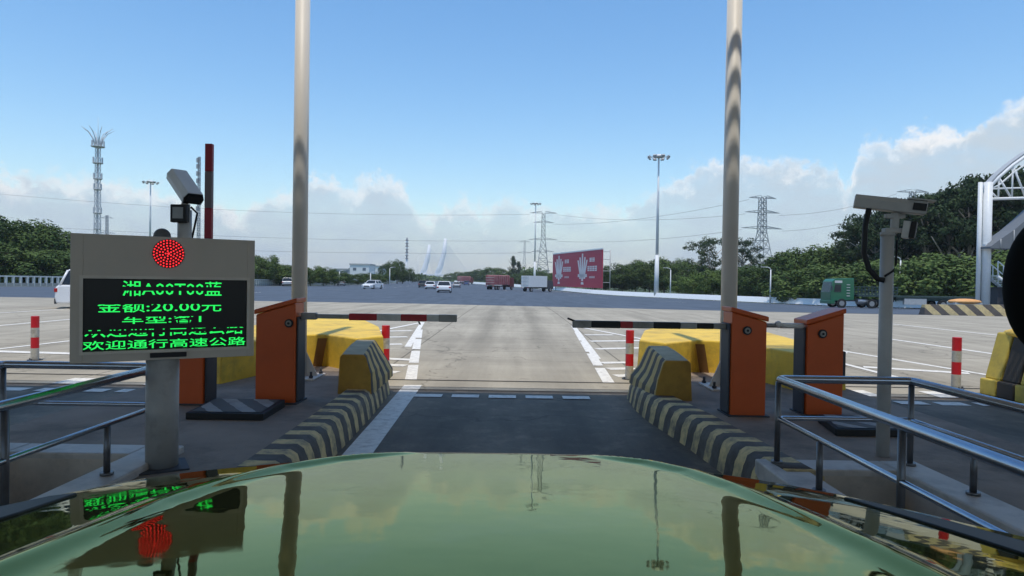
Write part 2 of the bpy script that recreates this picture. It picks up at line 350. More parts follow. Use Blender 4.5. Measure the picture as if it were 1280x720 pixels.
# ------------------------------------------------------------------ toll canopy above and behind (casts the shade)
M_white = mat('white steel paint', (0.72, 0.73, 0.72), 0.45, var=0.05)
M_roof = mat('pale roof sheet', (0.78, 0.75, 0.70), 0.6, var=0.05)
can = thing('toll_canopy', (0, -6, 0), 'long flat toll plaza roof overhead, shading the island fronts', 'canopy')
r = MB(); r.box(-46, 46, -5, 12.85, 7.0, 7.5); r.build('roof', M_roof, can)
r = MB()
for k in range(5): r.box(-46, 46, 12.91 + k * 0.1, 12.95 + k * 0.1, 7.05, 7.11)  # unseen slats added past the roof edge to cast shade bands on the poles
for x in range(-46, 47, 4): r.box(x - .04, x + .04, 12.85, 13.38, 7.12, 7.2)
r.build('shade_band_slats', M_white, can)
for x in (-8.4, -3.0, 3.0, 8.6, -14, 14):
    r = MB(); r.cyl((x, -1.6, 0.2), (x, -1.6, 7.0), 0.28, n=20); r.build('column', M_white, can)

# ------------------------------------------------------------------ islands
M_plat = mat('island paving', (0.28, 0.22, 0.17), 0.85, var=0.2, scale=1.6, bump=0.3, dirt=(0.11, 0.09, 0.07), dirtamt=0.9)
M_cope = mat('smooth concrete coping', (0.54, 0.48, 0.42), 0.5, var=0.12, scale=4, dirt=(0.16, 0.14, 0.12), dirtamt=0.5)
M_pit = mat('stained pit wall', (0.55, 0.46, 0.37), 0.9, var=0.25, scale=2.2, dirt=(0.18, 0.14, 0.11), dirtamt=0.6)
M_kerb = stripes('black and cream kerb paint', (0.075, 0.055, 0.040), (0.68, 0.50, 0.22), 1, 0.29, 0.52, 0.46)
M_blockside = stripes('black and yellow block paint', (0.055, 0.045, 0.035), (0.60, 0.42, 0.14), 1, 0.34, 0.5, 0.2)
M_yel = mat('worn yellow paint', (0.50, 0.29, 0.05), 0.6, var=0.16, scale=3, bump=0.2, bscale=14, dirt=(0.22, 0.13, 0.03), dirtamt=0.55)
M_yelb = mat('bright yellow plastic', (0.82, 0.54, 0.06), 0.55, var=0.12, scale=3, bump=.35, bscale=9, dirt=(0.38, 0.25, 0.06), dirtamt=0.7)

def island(side, plat, kerb_out, px0, px1, coping, pity, label):
    t = thing('traffic_island', (side * 2.7, 3, 0), label, 'traffic island', 'toll lane islands')
    M0 = Matrix.Translation((-side * 2.7, -3, 0))
    m = MB()
    for poly in plat: m.prism(poly, -0.02, 0.2)
    o = m.build('paving', M_plat, t); o.matrix_local = M0
    m = MB(); a, b, y1 = px0, px1, pity
    c = coping
    m.box(a - c, a, -4, y1 + c, -1.2, 0.25); m.box(b, b + c, -4, y1 + c, -1.2, 0.25); m.box(a + .001, b - .001, y1, y1 + c - .001, -1.2, 0.249); m.box(a + .001, b - .001, -4, -3.8, -1.2, 0.249)
    o = m.build('coping', M_cope, t, bevel=0.012); o.matrix_local = M0
    m = MB()
    m.face([(a + .003, -3.79, .21), (a + .003, y1 - .003, .21), (a + .003, y1 - .003, -1.2), (a + .003, -3.79, -1.2)])
    m.face([(b - .003, -3.79, .21), (b - .003, y1 - .003, .21), (b - .003, y1 - .003, -1.2), (b - .003, -3.79, -1.2)])
    m.face([(a, y1 - .003, .21), (b, y1 - .003, .21), (b, y1 - .003, -1.2), (a, y1 - .003, -1.2)])
    m.face([(a, -3.8, -.42), (b, -3.8, -.42), (b, y1, -.42), (a, y1, -.42)])
    o = m.build('stairwell_wall', M_pit, t); o.matrix_local = M0
    # kerb
    bm = MB(); prof = [(0, -0.02), (0.03, 0.15), (0.06, 0.225), (0.11, 0.255), (0.30, 0.255), (0.35, 0.22), (0.36, -0.02)]
    rings = []
    pts = []
    for (x0, y0), (x1, y1_) in zip(kerb_out, kerb_out[1:]):
        for i in range(4): pts.append((x0 + (x1 - x0) * i / 4, y0 + (y1_ - y0) * i / 4))
    pts.append(kerb_out[-1])
    for (x, y) in pts: rings.append([bm.bm.verts.new((x + side * dx, y, z)) for dx, z in prof])
    for p, q in zip(rings, rings[1:]):
        for i in range(len(prof) - 1): bm.bm.faces.new((p[i], p[i + 1], q[i + 1], q[i])).smooth = True
    bm.bm.faces.new(rings[0]); bm.bm.faces.new(rings[-1][::-1])
    o = bm.build('kerb', M_kerb, t); o.matrix_local = M0
    return t
island(1, [[(1.95, 4.76), (1.98, 4.9), (1.80, 6.5), (1.68, 7.6), (1.72, 9.4), (4.1, 9.4), (4.1, 4.76)], [(2.82, -4), (4.1, -4), (4.1, 4.759), (2.82, 4.759)]],
       [(1.69, 4.30), (1.64, 5.0), (1.56, 6.0), (1.44, 7.0), (1.42, 7.6), (1.46, 8.35)], 1.95, 2.56, 0.25, 4.36, 'right-hand toll island with striped kerb under the two orange cabinets')
island(-1, [[(-1.78, 0.0), (-1.78, 4.9), (-1.85, 9.4), (-4.1, 9.4), (-4.1, 4.73), (-2.31, 4.73), (-2.31, 0)], [(-4.1, -4), (-3.66, -4), (-3.66, 4.729), (-4.1, 4.729)]],
       [(-1.42, 0.0), (-1.42, 5.5), (-1.45, 7.0), (-1.52, 8.45)], -3.40, -2.56, 0.25, 4.48, 'left-hand toll island with striped kerb under the green lettered display')

def kerb_block(side, x_in, x_out, y0, y1, label):
    """jersey shaped end block on the kerb"""
    t = thing('kerb_block', ((x_in + x_out) / 2, y0, 0.2), label, 'concrete block', 'yellow kerb blocks')
    M0 = Matrix.Translation((-(x_in + x_out) / 2, -y0, -0.2))
    m = MB()
    def sec(y, fl, h, o=0.0):      # x lane-side base flares to the lane
        s = side
        return [(x_in - s * fl, y, 0.2), (x_in - s * fl * .8, y, 0.30), (x_in + s * (o * .5 - 0.02), y, 0.42), (x_in + s * (o + 0.035), y, h - 0.03), (x_in + s * (o + 0.06), y, h), (x_out + s * (o - 0.05), y, h), (x_out + s * (o - 0.02), y, h - 0.03), (x_out + s * o, y, 0.2)]
    FL = (.05, .09, .10, .10) if side > 0 else (.03, .03, .03, .01); OF = (0, .02, .05, .08) if side > 0 else (0, .04, .10, .17)
    secs = [sec(y0, FL[0], 0.63, OF[0]), sec(y0 + .35, FL[1], 0.65, OF[1]), sec(y0 + .8, FL[2], 0.66, OF[2]), sec(y1, FL[3], 0.66, OF[3])]
    V = [[m.bm.verts.new(p) for p in s_] for s_ in secs]
    for a, b in zip(V, V[1:]):
        for i in range(7):
            f = m.bm.faces.new((a[i], a[i + 1], b[i + 1], b[i])); f.material_index = 0 if i < 5 else 1
            if i == 4: f.material_index = 2
    f = m.bm.faces.new(V[0]); f.material_index = 1
    f = m.bm.faces.new(V[-1][::-1]); f.material_index = 1
    o = m.build('block_body', [M_blockside, M_yel, mat('grimy yellow top', (0.40, 0.33, 0.20), 0.8, var=0.2, scale=5)], t, bevel=0.012); o.matrix_local = M0
    return t
kerb_block(1, 1.59, 1.94, 7.1, 8.4, 'yellow block with black side stripes on the right kerb, beside the right orange cabinet')
kerb_block(-1, -1.53, -1.87, 7.2, 8.6, 'yellow block with black side stripes on the left kerb, beside the tall left pole')

def nose(side, pts, label):
    t = thing('crash_barrier', (side * 3.0, 9, 0), label, 'crash barrier', 'yellow island nose barriers')
    M0 = Matrix.Translation((-side * 3.0, -9, 0))
    poly = [(side * x, y) for x, y in pts]
    cx = sum(p[0] for p in poly) / len(poly); cy = sum(p[1] for p in poly) / len(poly)
    top = [(x + (cx - x) * 0.03, y + (cy - y) * 0.02) for x, y in poly]
    m = MB()
    if side < 0: poly = poly[::-1]; top = top[::-1]
    n = len(poly)
    a = [m.bm.verts.new((x, y, 0.0)) for x, y in poly]; b = [m.bm.verts.new((x, y, 0.65)) for x, y in top]
    # cap by fan halves so the concave outline fills properly
    bmesh.ops.triangulate(m.bm, faces=[m.bm.faces.new(b)], ngon_method='EAR_CLIP')
    for i in range(n):
        m.bm.faces.new((a[i], a[(i + 1) % n], b[(i + 1) % n], b[i]))
    o = m.build('barrier_body', [M_yelb], t, bevel=0.02); o.matrix_local = M0
    # brown painted stripes on the recess walls
    m = MB()
    for (x0, y0), (x1, y1), f0, f1 in STR:
        for f_ in [(f0, f1)]:
            q = [(x0 + (x1 - x0) * f_[0], y0 + (y1 - y0) * f_[0]), (x0 + (x1 - x0) * f_[1], y0 + (y1 - y0) * f_[1])]
            nx, ny = (y1 - y0), -(x1 - x0); l = math.hypot(nx, ny); nx, ny = nx / l * 0.012, ny / l * 0.012
            m.face([(side * (q[0][0] + nx), q[0][1] + ny, .02), (side * (q[1][0] + nx), q[1][1] + ny, .02), (side * (q[1][0] + nx - .10), q[1][1] + ny, .60), (side * (q[0][0] + nx - .10), q[0][1] + ny, .60)])
    o = m.build('painted_stripe', mat('faded brown stripe', (0.2, 0.1, 0.03), 0.7), t); o.matrix_local = M0
    return t
NP = [(2.02, 8.85), (1.75, 9.3), (2.2, 11.2), (3.1, 13.5), (4.05, 13.5), (4.35, 11.2), (4.05, 8.0), (3.42, 7.7), (3.22, 8.6), (2.95, 9.3), (2.62, 9.45)]
STR = [((2.62, 9.45), (2.95, 9.3), 0.25, 0.6)]
nose(1, NP, 'faceted bright yellow barrier at the nose of the right island, behind the tall pole')
nose(-1, [(x - 0.05 if x > 3 else x, y) for x, y in NP], 'faceted bright yellow barrier at the nose of the left island, behind the tall pole')

# neighbouring lane block at the right
t = thing('kerb_block', (6.78, 7.6, 0), 'tall yellow and black ribbed block at the far right, half behind the dark mirror', 'concrete block')
m = MB()
for k in range(5):
    y0 = 0 + k * 0.32
    m.hull8([(-0.32, y0, 0), (0.35, y0, 0), (0.35, y0 + .3, 0), (-0.32, y0 + .3, 0)], [(-0.32, y0, .22), (0.35, y0, .22), (0.35, y0 + .3, .22), (-0.32, y0 + .3, .22)], k % 2)
    m.hull8([(-0.26, y0, .22), (0.3, y0, .22), (0.3, y0 + .29, .22), (-0.26, y0 + .29, .22)], [(-0.10, y0, .85), (0.22, y0, .85), (0.22, y0 + .29, .85), (-0.10, y0 + .29, .85)], k % 2)
m.build('ribbed_body', [mat('yellow rib', (0.55, 0.42, 0.08), 0.7, dirt=(.2, .16, .08), dirtamt=.5), mat('dark rib', (0.05, 0.045, 0.04), 0.8)], t, bevel=0.02)
m = MB(); m.ball((0.05, 0.9, 0.85), 0.22, 0.7, 0.09); m.build('rounded_cap', M_yelb, t)
t = thing('traffic_island', (8.2, 3, 0), 'low neighbouring toll island at the far right edge, behind the steel railing', 'traffic island')
m = MB(); m.box(-1.2, 1.3, -7, 6.6, -0.02, 0.2); m.build('paving', M_plat, t, bevel=.02)

# ------------------------------------------------------------------ barrier gate cabinets
M_or = mat('orange cabinet paint', (0.60, 0.098, 0.014), 0.42, var=0.08, scale=3, dirt=(0.45, 0.085, 0.015), dirtamt=0.35, coat=0.15)
M_dk = mat('dark grey housing', (0.06, 0.062, 0.07), 0.6)
M_blk = mat('black rubber', (0.015, 0.015, 0.016), 0.6)
M_grey = mat('grey cast metal', (0.30, 0.29, 0.27), 0.5, metal=0.4, dirt=(0.12, .1, .08), dirtamt=.6)
M_red = mat('red reflective', (0.45, 0.02, 0.03), 0.45, dirt=(0.2, .04, .03), dirtamt=.5)
M_wht = mat('white reflective', (0.62, 0.60, 0.56), 0.5, dirt=(0.35, .3, .25), dirtamt=.5)
def cabinet(x0, x1, y, hl, hr, label, sideR):
    """front face x0..x1 at y, heights at each front edge; sideR: which side carries the dark mechanism panel"""
    dp = 0.28; cx = (x0 + x1) / 2
    t = thing('barrier_cabinet', (cx, y, 0.2), label, 'barrier gate', 'orange barrier gate cabinets')
    w = (x1 - x0) / 2
    m = MB(); m.hull8([(-w, 0, 0), (w, 0, 0), (w, dp, 0), (-w, dp, 0)], [(-w, 0, hl - .05), (w, 0, hr - .05), (w, dp, hr - .05), (-w, dp, hl - .05)]); m.build('cabinet_body', M_or, t, bevel=0.012)
    m = MB(); e = .014; m.hull8([(-w - e, -e, hl - .048), (w + e, -e, hr - .048), (w + e, dp + e, hr - .048), (-w - e, dp + e, hl - .048)], [(-w - e, -e, hl), (w + e, -e, hr), (w + e, dp + e, hr), (-w - e, dp + e, hl)]); m.build('lid', M_or, t, bevel=0.01)
    s = 1 if sideR else -1
    m = MB(); m.box(min(s * (w + .004), s * (w + .022)), max(s * (w + .004), s * (w + .022)), 0.03, dp - .02, 0.02, min(hl, hr) - .07); m.build('side_panel', M_dk, t, bevel=.004)
    m = MB(); lx = (w - .07) if sideR else (-w + .12); lz = 0.86 * min(hl, hr)
    lx = w - 0.06 if sideR else -w + 0.14
    m.cyl((lx, -.004, lz), (lx, -.014, lz), .042, n=20, mi=1); m.cyl((lx, -.016, lz), (lx, -.022, lz), .028, n=16, mi=0); m.cyl((lx, -.023, lz), (lx, -.028, lz), .012, n=12, mi=1); lk = m.build('lock', [M_grey, M_blk], t)
    m = MB(); m.box(-w - .03, w + .03, -.03, dp + .03, 0.0, 0.014); m.build('base_plate', M_dk, t)
    return t, w, dp
tL, wL, dL = cabinet(-2.52, -2.13, 6.57, 0.93, 1.05, 'orange barrier cabinet beside the foot of the left pole, its arm lowered', True)
tR, wR, dR = cabinet(2.09, 2.42, 6.31, 1.04, 0.95, 'orange barrier cabinet in front of the right pole, its arm lowered', False)
tL2, wL2, dL2 = cabinet(-3.27, -2.98, 6.45, 1.0, 1.06, 'orange barrier cabinet half hidden under the display, its red and white arm raised', True)
tR2, wR2, dR2 = cabinet(2.84, 3.19, 6.39, 0.92, 1.04, 'rightmost orange barrier cabinet, just behind the corner of the steel railing', False)
def arm(t, w, s, z, ang, segs, y=0.14):
    """horizontal gate arm leaving side s; segs = list of (length, radius, mat index)"""
    m = MB(); x = w + .02
    for ln, rr, mi in segs:
        m.hull8([(s * x, y - rr, z - rr + 0), (s * x, y + rr, z - rr), (s * x, y + rr, z + rr), (s * x, y - rr, z + rr)], [(s * (x + ln), y - rr, z - rr), (s * (x + ln), y + rr, z - rr), (s * (x + ln), y + rr, z + rr), (s * (x + ln), y - rr, z + rr)], mi)
        x += ln
    return m.build('gate_arm', [M_grey, M_red, M_wht, M_blk], t, bevel=0.006)
arm(tL, wL, 1, 0.865, 0, [(.15, .034, 0), (.33, .022, 0), (.28, .034, 1), (.24, .034, 2), (.26, .034, 1), (.12, .034, 2), (.18, .036, 0)])
a_ = arm(tR, wR, -1, 0.845, 0, [(.12, .028, 0), (.16, .028, 3), (.16, .03, 0), (.26, .032, 3), (.20, .032, 0), (.12, .033, 1), (.28, .034, 3), (.18, .036, 0)])
m = MB(); m.tube([(wL + 1.20, .10, .83), (wL + 1.22, .10, .80)], .008); m.build('arm_hook', M_blk, tL)
m = MB(); m.tube([(-wR - 1.47, .12, .87), (-wR - 1.55, .10, .90)], .010); m.build('arm_hook', M_blk, tR)
m = MB(); m.cyl((wR + .01, .14, .86), (wR + .14, .14, .86), .022, mi=0); m.ball((wR + .16, .14, .87), .035, .035, .035, mi=1); m.cyl((wR + .18, .14, .86), (wR + .40, .14, .86), .027, mi=1); m.build('arm_spring_rod', [M_grey, M_wht], tR)
m = MB()
z = 1.02
for ln, mi in ((.25, 1), (.35, 0), (.30, 1), (.36, 0), (.27, 1)): m.box(wL2 - .05, wL2 + .02, .10, .15, z, z + ln, mi); z += ln
m.build('gate_arm', [mat('greyed band', (0.16, 0.13, 0.14), 0.5), mat('dark red band', (0.30, 0.012, 0.03), 0.5)], tL2, bevel=.005)
m = MB()
m.box(wR2 + .002, wR2 + .05, .05, .2, .3, .62); m.build('junction_box', M_dk, tR2, bevel=.01)
# low wedge plates lying on the islands
def plate(x0, x1, y0, y1, sk, label):
    t = thing('floor_plate', ((x0 + x1) / 2, y0, 0.2), label, 'floor plate', 'striped plates on the islands')
    w = (x1 - x0) / 2; d = y1 - y0
    m = MB(); m.hull8([(-w, 0, 0), (w, 0, 0), (w + sk, d, 0), (-w + sk, d, 0)], [(-w, 0, .06), (w, 0, .06), (w + sk, d, .075), (-w + sk, d, .075)]); m.build('frame', M_blk, t, bevel=.008)
    m = MB(); q = .035
    f = lambda u, v: (-w + q + u * (2 * w - 2 * q) + sk * v, q + v * (d - 2 * q), .066 + .013 * v)
    m.face([f(0, 0), f(1, 0), f(1, 1), f(0, 1)])
    m.build('striped_top', stripes('grey and white diagonal paint', (0.09, 0.09, 0.09), (0.33, 0.33, 0.32), 0, 0.30, 0.55, 0.2, 0.75, 1), t)
plate(-2.83, -2.15, 5.80, 6.42, -0.02, 'low black framed plate with diagonal stripes in front of the left orange cabinet')
plate(2.72, 3.35, 5.55, 6.1, 0.1, 'low black framed plate with diagonal stripes seen through the right railing')

# ------------------------------------------------------------------ tall poles
M_pole = mat('off-white galvanised pole', (0.72, 0.68, 0.62), 0.5, var=0.08, scale=2, stretch=(1, 1, .4))
def tall_pole(x, y, label, gs):
    t = thing('tall_pole', (x, y, 0.2), label, 'pole', 'tall white poles')
    m = MB(); m.cyl((0, 0, .02), (0.0, 0, 5.3), 0.096, 0.088, 28); m.cyl((0, 0, 5.3), (0, 0, 11.5), 0.088, 0.07, 28); m.build('shaft', M_pole, t)
    m = MB(); m.box(-.27, .27, -.27, .27, 0, .02); m.build('base_plate', M_pole, t, bevel=.004)
    for a in range(4):
        q = Matrix.Rotation(R(90 * a + 8), 4, 'Z'); m = MB(); m.hull8([q @ Vector(p) for p in ((.09, -.008, .021), (.24, -.008, .021), (.22, -.008, .05), (.09, -.008, .33))], [q @ Vector(p) for p in ((.09, .008, .021), (.24, .008, .021), (.22, .008, .05), (.09, .008, .33))]); m.build('gusset', M_pole, t)
    for sx in (-1, 1):
        for sy in (-1, 1): m = MB(); m.cyl((sx * .22, sy * .21, .021), (sx * .22, sy * .21, .10), .016, n=6); m.cyl((sx * .22, sy * .21, .024), (sx * .22, sy * .21, .05), .028, n=6); m.build('anchor_bolt', M_dk, t)
    return t
tall_pole(-2.66, 8.35, 'tall white pole rising from the left island beside the orange cabinet', 1)
tall_pole(2.62, 8.05, 'tall white pole rising from the right island behind the orange cabinet', -1)

# ------------------------------------------------------------------ display
A = Vector((-2.65, 4.0, 0)); B = Vector((-1.756, 4.55, 0)); ux = (B - A).normalized(); Wd = (B - A).length; Hd = 0.786; zb = 0.915
cen = (A + B) / 2; yaw = math.atan2(ux.y, ux.x)
M_disp = mat('grey display casing', (0.54, 0.47, 0.385), 0.5, var=0.05, scale=3)
t = thing('toll_display', (cen.x, cen.y, 0.2), 'grey toll fee display with green lettering and a round red light, on a thick post', 'display board', rz=yaw)
D = lambda u, v: (-Wd / 2 + u * Wd, zb - 0.2 + v * Hd)      # local x,z
m = MB()
x0, z0 = D(0, 0); x1, z1 = D(1, 1); sx0, sz0 = D(.062, .085); sx1, sz1 = D(.955, .655)
m.box(x0, x1, .02, .16, z0, z1)
# face frame around the recessed screen
m.box(x0, sx0, 0, .02, z0, z1); m.box(sx1, x1, 0, .02, z0, z1); m.box(sx0, sx1, 0, .02, z0, sz0); m.box(sx0, sx1, 0, .02, sz1, z1)
m.build('casing', M_disp, t, bevel=0.003)
m = MB()
for (a, b, c, d) in ((sx0 - .018, sx1 + .018, sz1, sz1 + .018), (sx0 - .018, sx1 + .018, sz0 - .018, sz0), (sx0 - .018, sx0, sz0, sz1), (sx1, sx1 + .018, sz0, sz1)): m.box(a, b, -.008, -.0005, c, d)
m.build('screen_trim', mat('lighter grey trim', (0.62, 0.55, 0.46), 0.45), t)
m = MB(); m.box(sx0 + .001, sx1 - .001, .012, .019, sz0 + .001, sz1 - .001)
scr = m.build('screen', mat('black screen', (0.006, 0.007, 0.008), 0.35, var=0), t)
M_grn = mat('green leds', (0.0, 0.05, 0.01), 0.6, var=0, emit=(0.02, 0.86, 0.12), es=1.0)
M_rled = mat('red leds', (0.1, 0, 0), 0.6, var=0, emit=(1.0, 0.03, 0.04), es=1.3)
SW = sx1 - sx0; SH = sz1 - sz0
def text_mesh(s, wx0, wx1, v0, v1, keep=None, slant=0.0):
    """LED lettering filling u wx0..wx1 (0..1 of the screen) and v0..v1; keep = list of kept vertical bands 0..1 of the line"""
    cu = bpy.data.curves.new('lettering', 'FONT'); cu.body = s; cu.size = 1; cu.resolution_u = 2; cu.offset = 0.006
    o = bpy.data.objects.new('lettering', cu); COL.objects.link(o)
    dg = bpy.context.evaluated_depsgraph_get(); me = bpy.data.meshes.new_from_object(o.evaluated_get(dg)); bpy.data.objects.remove(o)
    bm = bmesh.new(); bm.from_mesh(me)
    xs = [v.co.x for v in bm.verts]; ys = [v.co.y for v in bm.verts]
    a, b, c, d = min(xs), max(xs), min(ys), max(ys)
    for v in bm.verts: v.co = Vector(((v.co.x - a) / (b - a), (v.co.y - c) / (d - c), 0))
    if keep:
        for lo, hi in keep:
            for zz in (lo, hi): bmesh.ops.bisect_plane(bm, geom=bm.verts[:] + bm.edges[:] + bm.faces[:], plane_co=(0, zz, 0), plane_no=(0, 1, 0))
        kill = [f for f in bm.faces if not any(lo - 1e-4 <= f.calc_center_median().y <= hi + 1e-4 for lo, hi in keep)]
        bmesh.ops.delete(bm, geom=kill, context='FACES')
    for v in bm.verts:
        u = wx0 + v.co.x * (wx1 - wx0); w = v0 + v.co.y * (v1 - v0)
        v.co = Vector((sx0 + u * SW, 0.0095, sz0 + w * SH))
    bm.to_mesh(me); bm.free(); me.materials.clear(); me.materials.append(M_grn)
    q = bpy.data.objects.new('lettering', me); COL.objects.link(q); q.parent = scr; q['label'] = 'green led lettering'; return q
text_mesh('湘A00T00蓝', .22, .83, .76, .975, [(0.0, 0.34), (0.62, 0.98)])
text_mesh('金额:20.00元', .08, .83, .53, .69, [(0, .70)])
text_mesh('车型:客1', .22, .70, .37, .50, [(0, .74)])
text_mesh('欢迎通行高速公路', .01, .98, .19, .41, [(0.0, 0.22), (.42, .47)])
text_mesh('欢迎通行高速公路', .0, .995, .02, .145, None)
# round red led cluster
m = MB(); cz = 1.594 - .2
m.cyl((0, .0, cz), (0, -.006, cz), .092, n=32); rl = m.build('red_light', mat('dark lamp backing', (0.08, 0.01, 0.01), 0.5), t)
m = MB()
for k in range(1, 6):
    rr = .0168 * k; n = int(5.6 * k)
    for i in range(n):
        an = 2 * math.pi * (i + .5 * (k % 2)) / n; m.cyl((rr * math.cos(an), -.0065, cz + rr * math.sin(an)), (rr * math.cos(an), -.010, cz + rr * math.sin(an)), .0052, n=6)
m.cyl((0, -.0065, cz), (0, -.01, cz), .008, n=6)
m.build('led_dots', M_rled, rl)
m = MB(); m.box(-.10, .11, -.012, .0, z0 + .016, z0 + .046); m.build('slot_cover', M_blk, t, bevel=.003)
m = MB(); m.cyl((-.02, .10, 0.012), (-.02, .10, z0 - .002), .098, n=28); m.build('post', mat('weathered grey post', (0.40, 0.385, 0.36), 0.5, var=.1, dirt=(.12, .1, .08), dirtamt=.5), t)
m = MB(); m.box(-.17, .13, -.05, .25, 0, .011); m.build('foot_plate', M_dk, t)
m = MB(); m.cyl((0, .0, 0), (0, -0.05, 0), .05, n=16); 

# cctv above the display
M_cam = mat('light camera shell', (0.70, 0.72, 0.74), 0.4, var=.05)
M_cam2 = mat('grey camera shell', (0.47, 0.45, 0.42), 0.5, var=.08)
ld = 4.55; bx = at(230, ld)
t = thing('surveillance_camera', (bx, ld, zb + Hd - .02), 'white boxed surveillance camera tilted towards the lane, on a stub above the display', 'camera', 'surveillance cameras')
m = MB(); m.cyl((0, .0, -.30), (0, .0, .22), .045, n=18); m.cyl((0.005, 0, .22), (0.005, 0, .26), .03, n=14); m.build('stub_post', M_cam2, t)
m = MB(); m.box(-.055, .055, -.09, -.045, .13, .25); lp = m.build('flood_lamp', M_blk, t, bevel=.006)
m = MB(); m.box(-.035, .035, -.096, -.091, .155, .23); m.build('lamp_glass', mat('grey lamp glass', (0.25, 0.26, 0.26), .2), lp)
q = Matrix.Translation((-0.03, 0.05, .40)) @ Matrix.Rotation(R(52), 4, 'Z') @ Matrix.Rotation(R(38), 4, 'X')
sec = [(-.064, -.045), (.064, -.045), (.072, .0), (.052, .042), (-.052, .042), (-.072, .0)]
m = MB(); m.hull8([q @ Vector((x, -.17, z)) for x, z in sec], [q @ Vector((x, .13, z)) for x, z in sec]); hs = m.build('housing', M_cam, t, bevel=.006)
m = MB(); m.hull8([q @ Vector((x * .95, -.175, z * .92)) for x, z in sec], [q @ Vector((x * .95, -.171, z * .92)) for x, z in sec]); m.build('front_ring', M_blk, hs)
m = MB(); m.box(-.05, .05, -.179, -.176, -.032, .028, mtx=q); m.build('lens_window', mat('lens glass', (.01, .01, .012), .08), hs)
m = MB(); m.cyl((0, 0, .26), (0.0, .02, .35), .022); m.build('tilt_bracket', M_cam2, t)
m = MB(); m.tube([(.05, -.02, .24), (.085, 0, .20), (.06, .02, .12), (.03, .03, 0)], .007); m.build('cable', M_blk, t)
t = tag(MB().ball((0, 0, 0), .055, .05, .055).build('loudspeaker', mat('dark grey horn', (.10, .10, .10), .5)), 'small round dark loudspeaker just behind the top edge of the display', 'loudspeaker')
t.location = (at(202, 4.45), 4.45, zb + Hd + .012)

# cctv on its own post at the right
px, py = 2.765, 4.93
t = thing('surveillance_camera', (px, py, .2), 'long grey surveillance camera pointing right on a square-topped post inside the right railing', 'camera', 'surveillance cameras')
m = MB(); m.cyl((0, 0, 0), (0, 0, 1.63), .046, n=20); m.cyl((0, 0, 1.63), (0, 0, 1.655), .05, n=20); m.build('post', M_cam2, t)
m = MB(); m.box(-.03, .12, -.03, .03, 1.655, 1.685); m.cyl((.05, 0, 1.685), (.055, 0, 1.80), .03); m.box(-.02, .12, -.02, .02, 1.76, 1.79); m.build('bracket', M_cam2, t, bevel=.004)
q = Matrix.Translation((.015, 0, 1.855)) @ Matrix.Rotation(R(-24), 4, 'Z') @ Matrix.Rotation(R(8.5), 4, 'Y')
sec = [(-.055, -.045), (.055, -.045), (.062, .02), (.045, .052), (-.045, .052), (-.062, .02)]
m = MB(); m.hull8([q @ Vector((-.24, x, z)) for x, z in sec], [q @ Vector((.23, x, z)) for x, z in sec]); hs = m.build('housing', M_cam2, t, bevel=.006)
m = MB(); m.box(.10, .275, -.068, .068, .053, .062, mtx=q); m.build('sun_visor', M_cam2, hs)
m = MB(); m.box(.2305, .236, -.042, .042, -.03, .03, mtx=q); m.build('lens_window', mat('dark lens', (.008, .008, .01), .1), hs)
m = MB(); m.box(.14, .225, -.0655, -.0625, -.022, .03, mtx=q); m.build('dark_label', M_blk, hs)
q2 = Matrix.Translation((.135, -.03, 1.67)) @ Matrix.Rotation(R(-35), 4, 'Z') @ Matrix.Rotation(R(8), 4, 'Y')
m = MB(); m.box(-.035, .012, -.05, .05, -.06, .065, mtx=q2); lp = m.build('flood_lamp', M_wht, t, bevel=.005)
m = MB(); m.box(.013, .05, -.055, .055, -.055, .065, mtx=q2); m.build('lamp_face', M_blk, lp, bevel=.005)
m = MB(); m.tube([(-.13, .02, 1.83), (-.155, .02, 1.7), (-.16, .02, 1.5), (-.13, .0, 1.38), (-.08, -.03, 1.31), (-.04, -.045, 1.30)], .020, 10); m.tube([(-.04, -.045, 1.33), (0.02, -.05, 1.37), (.05, -.03, 1.42), (.07, .0, 1.60)], .008); m.build('cable', M_blk, t)

# ------------------------------------------------------------------ railings
M_ss = mat('stainless steel', (0.42, 0.45, 0.50), 0.24, metal=1.0, var=.1, scale=8)
M_ssd = mat('weathered steel post', (0.16, 0.16, 0.165), 0.4, metal=0.7, var=.15, scale=8)
def railing(xn, xf, yf, label):
    t = thing('steel_railing', ((xn + xf) / 2, yf, .25), label, 'railing', 'railings round the stairwells'); cx = (xn + xf) / 2
    def path(z): return [(xn - cx, -6.0, z), (xn - cx, -.03, z), (xn - cx + (.03 if xf > xn else -.03), 0, z), (xf - cx - (.03 if xf > xn else -.03), 0, z), (xf - cx, -.03, z), (xf - cx, -6.0, z)]
    m = MB(); m.tube(path(.57), .027, 14); m.build('top_rail', M_ss, t)
    m = MB(); m.tube(path(.305), .0165, 12); m.build('middle_rail', M_ss, t)
    for x, ys in ((xn - cx, (0, -1.43, -2.86, -4.3)), (xf - cx, (0, -1.43, -2.86, -4.3))):
        for y in ys:
            m = MB(); m.cyl((x, y, .0), (x, y, .55), .019, n=12); m.cyl((x, y, 0), (x, y, .018), .038, n=12); m.build('post', M_ssd, t)
    for x in (xn - cx, xf - cx):
        for y in (-.62, -2.1):
            m = MB(); m.cyl((x, y, 0), (x, y, .295), .019, n=12); m.cyl((x, y, 0), (x, y, .018), .038, n=12); m.build('short_post', M_ssd, t)
    return t
railing(1.81, 2.71, 4.50, 'stainless steel railing round the stairwell on the right island')
railing(-2.42, -3.52, 4.62, 'stainless steel railing round the stairwell on the left island, behind the display')

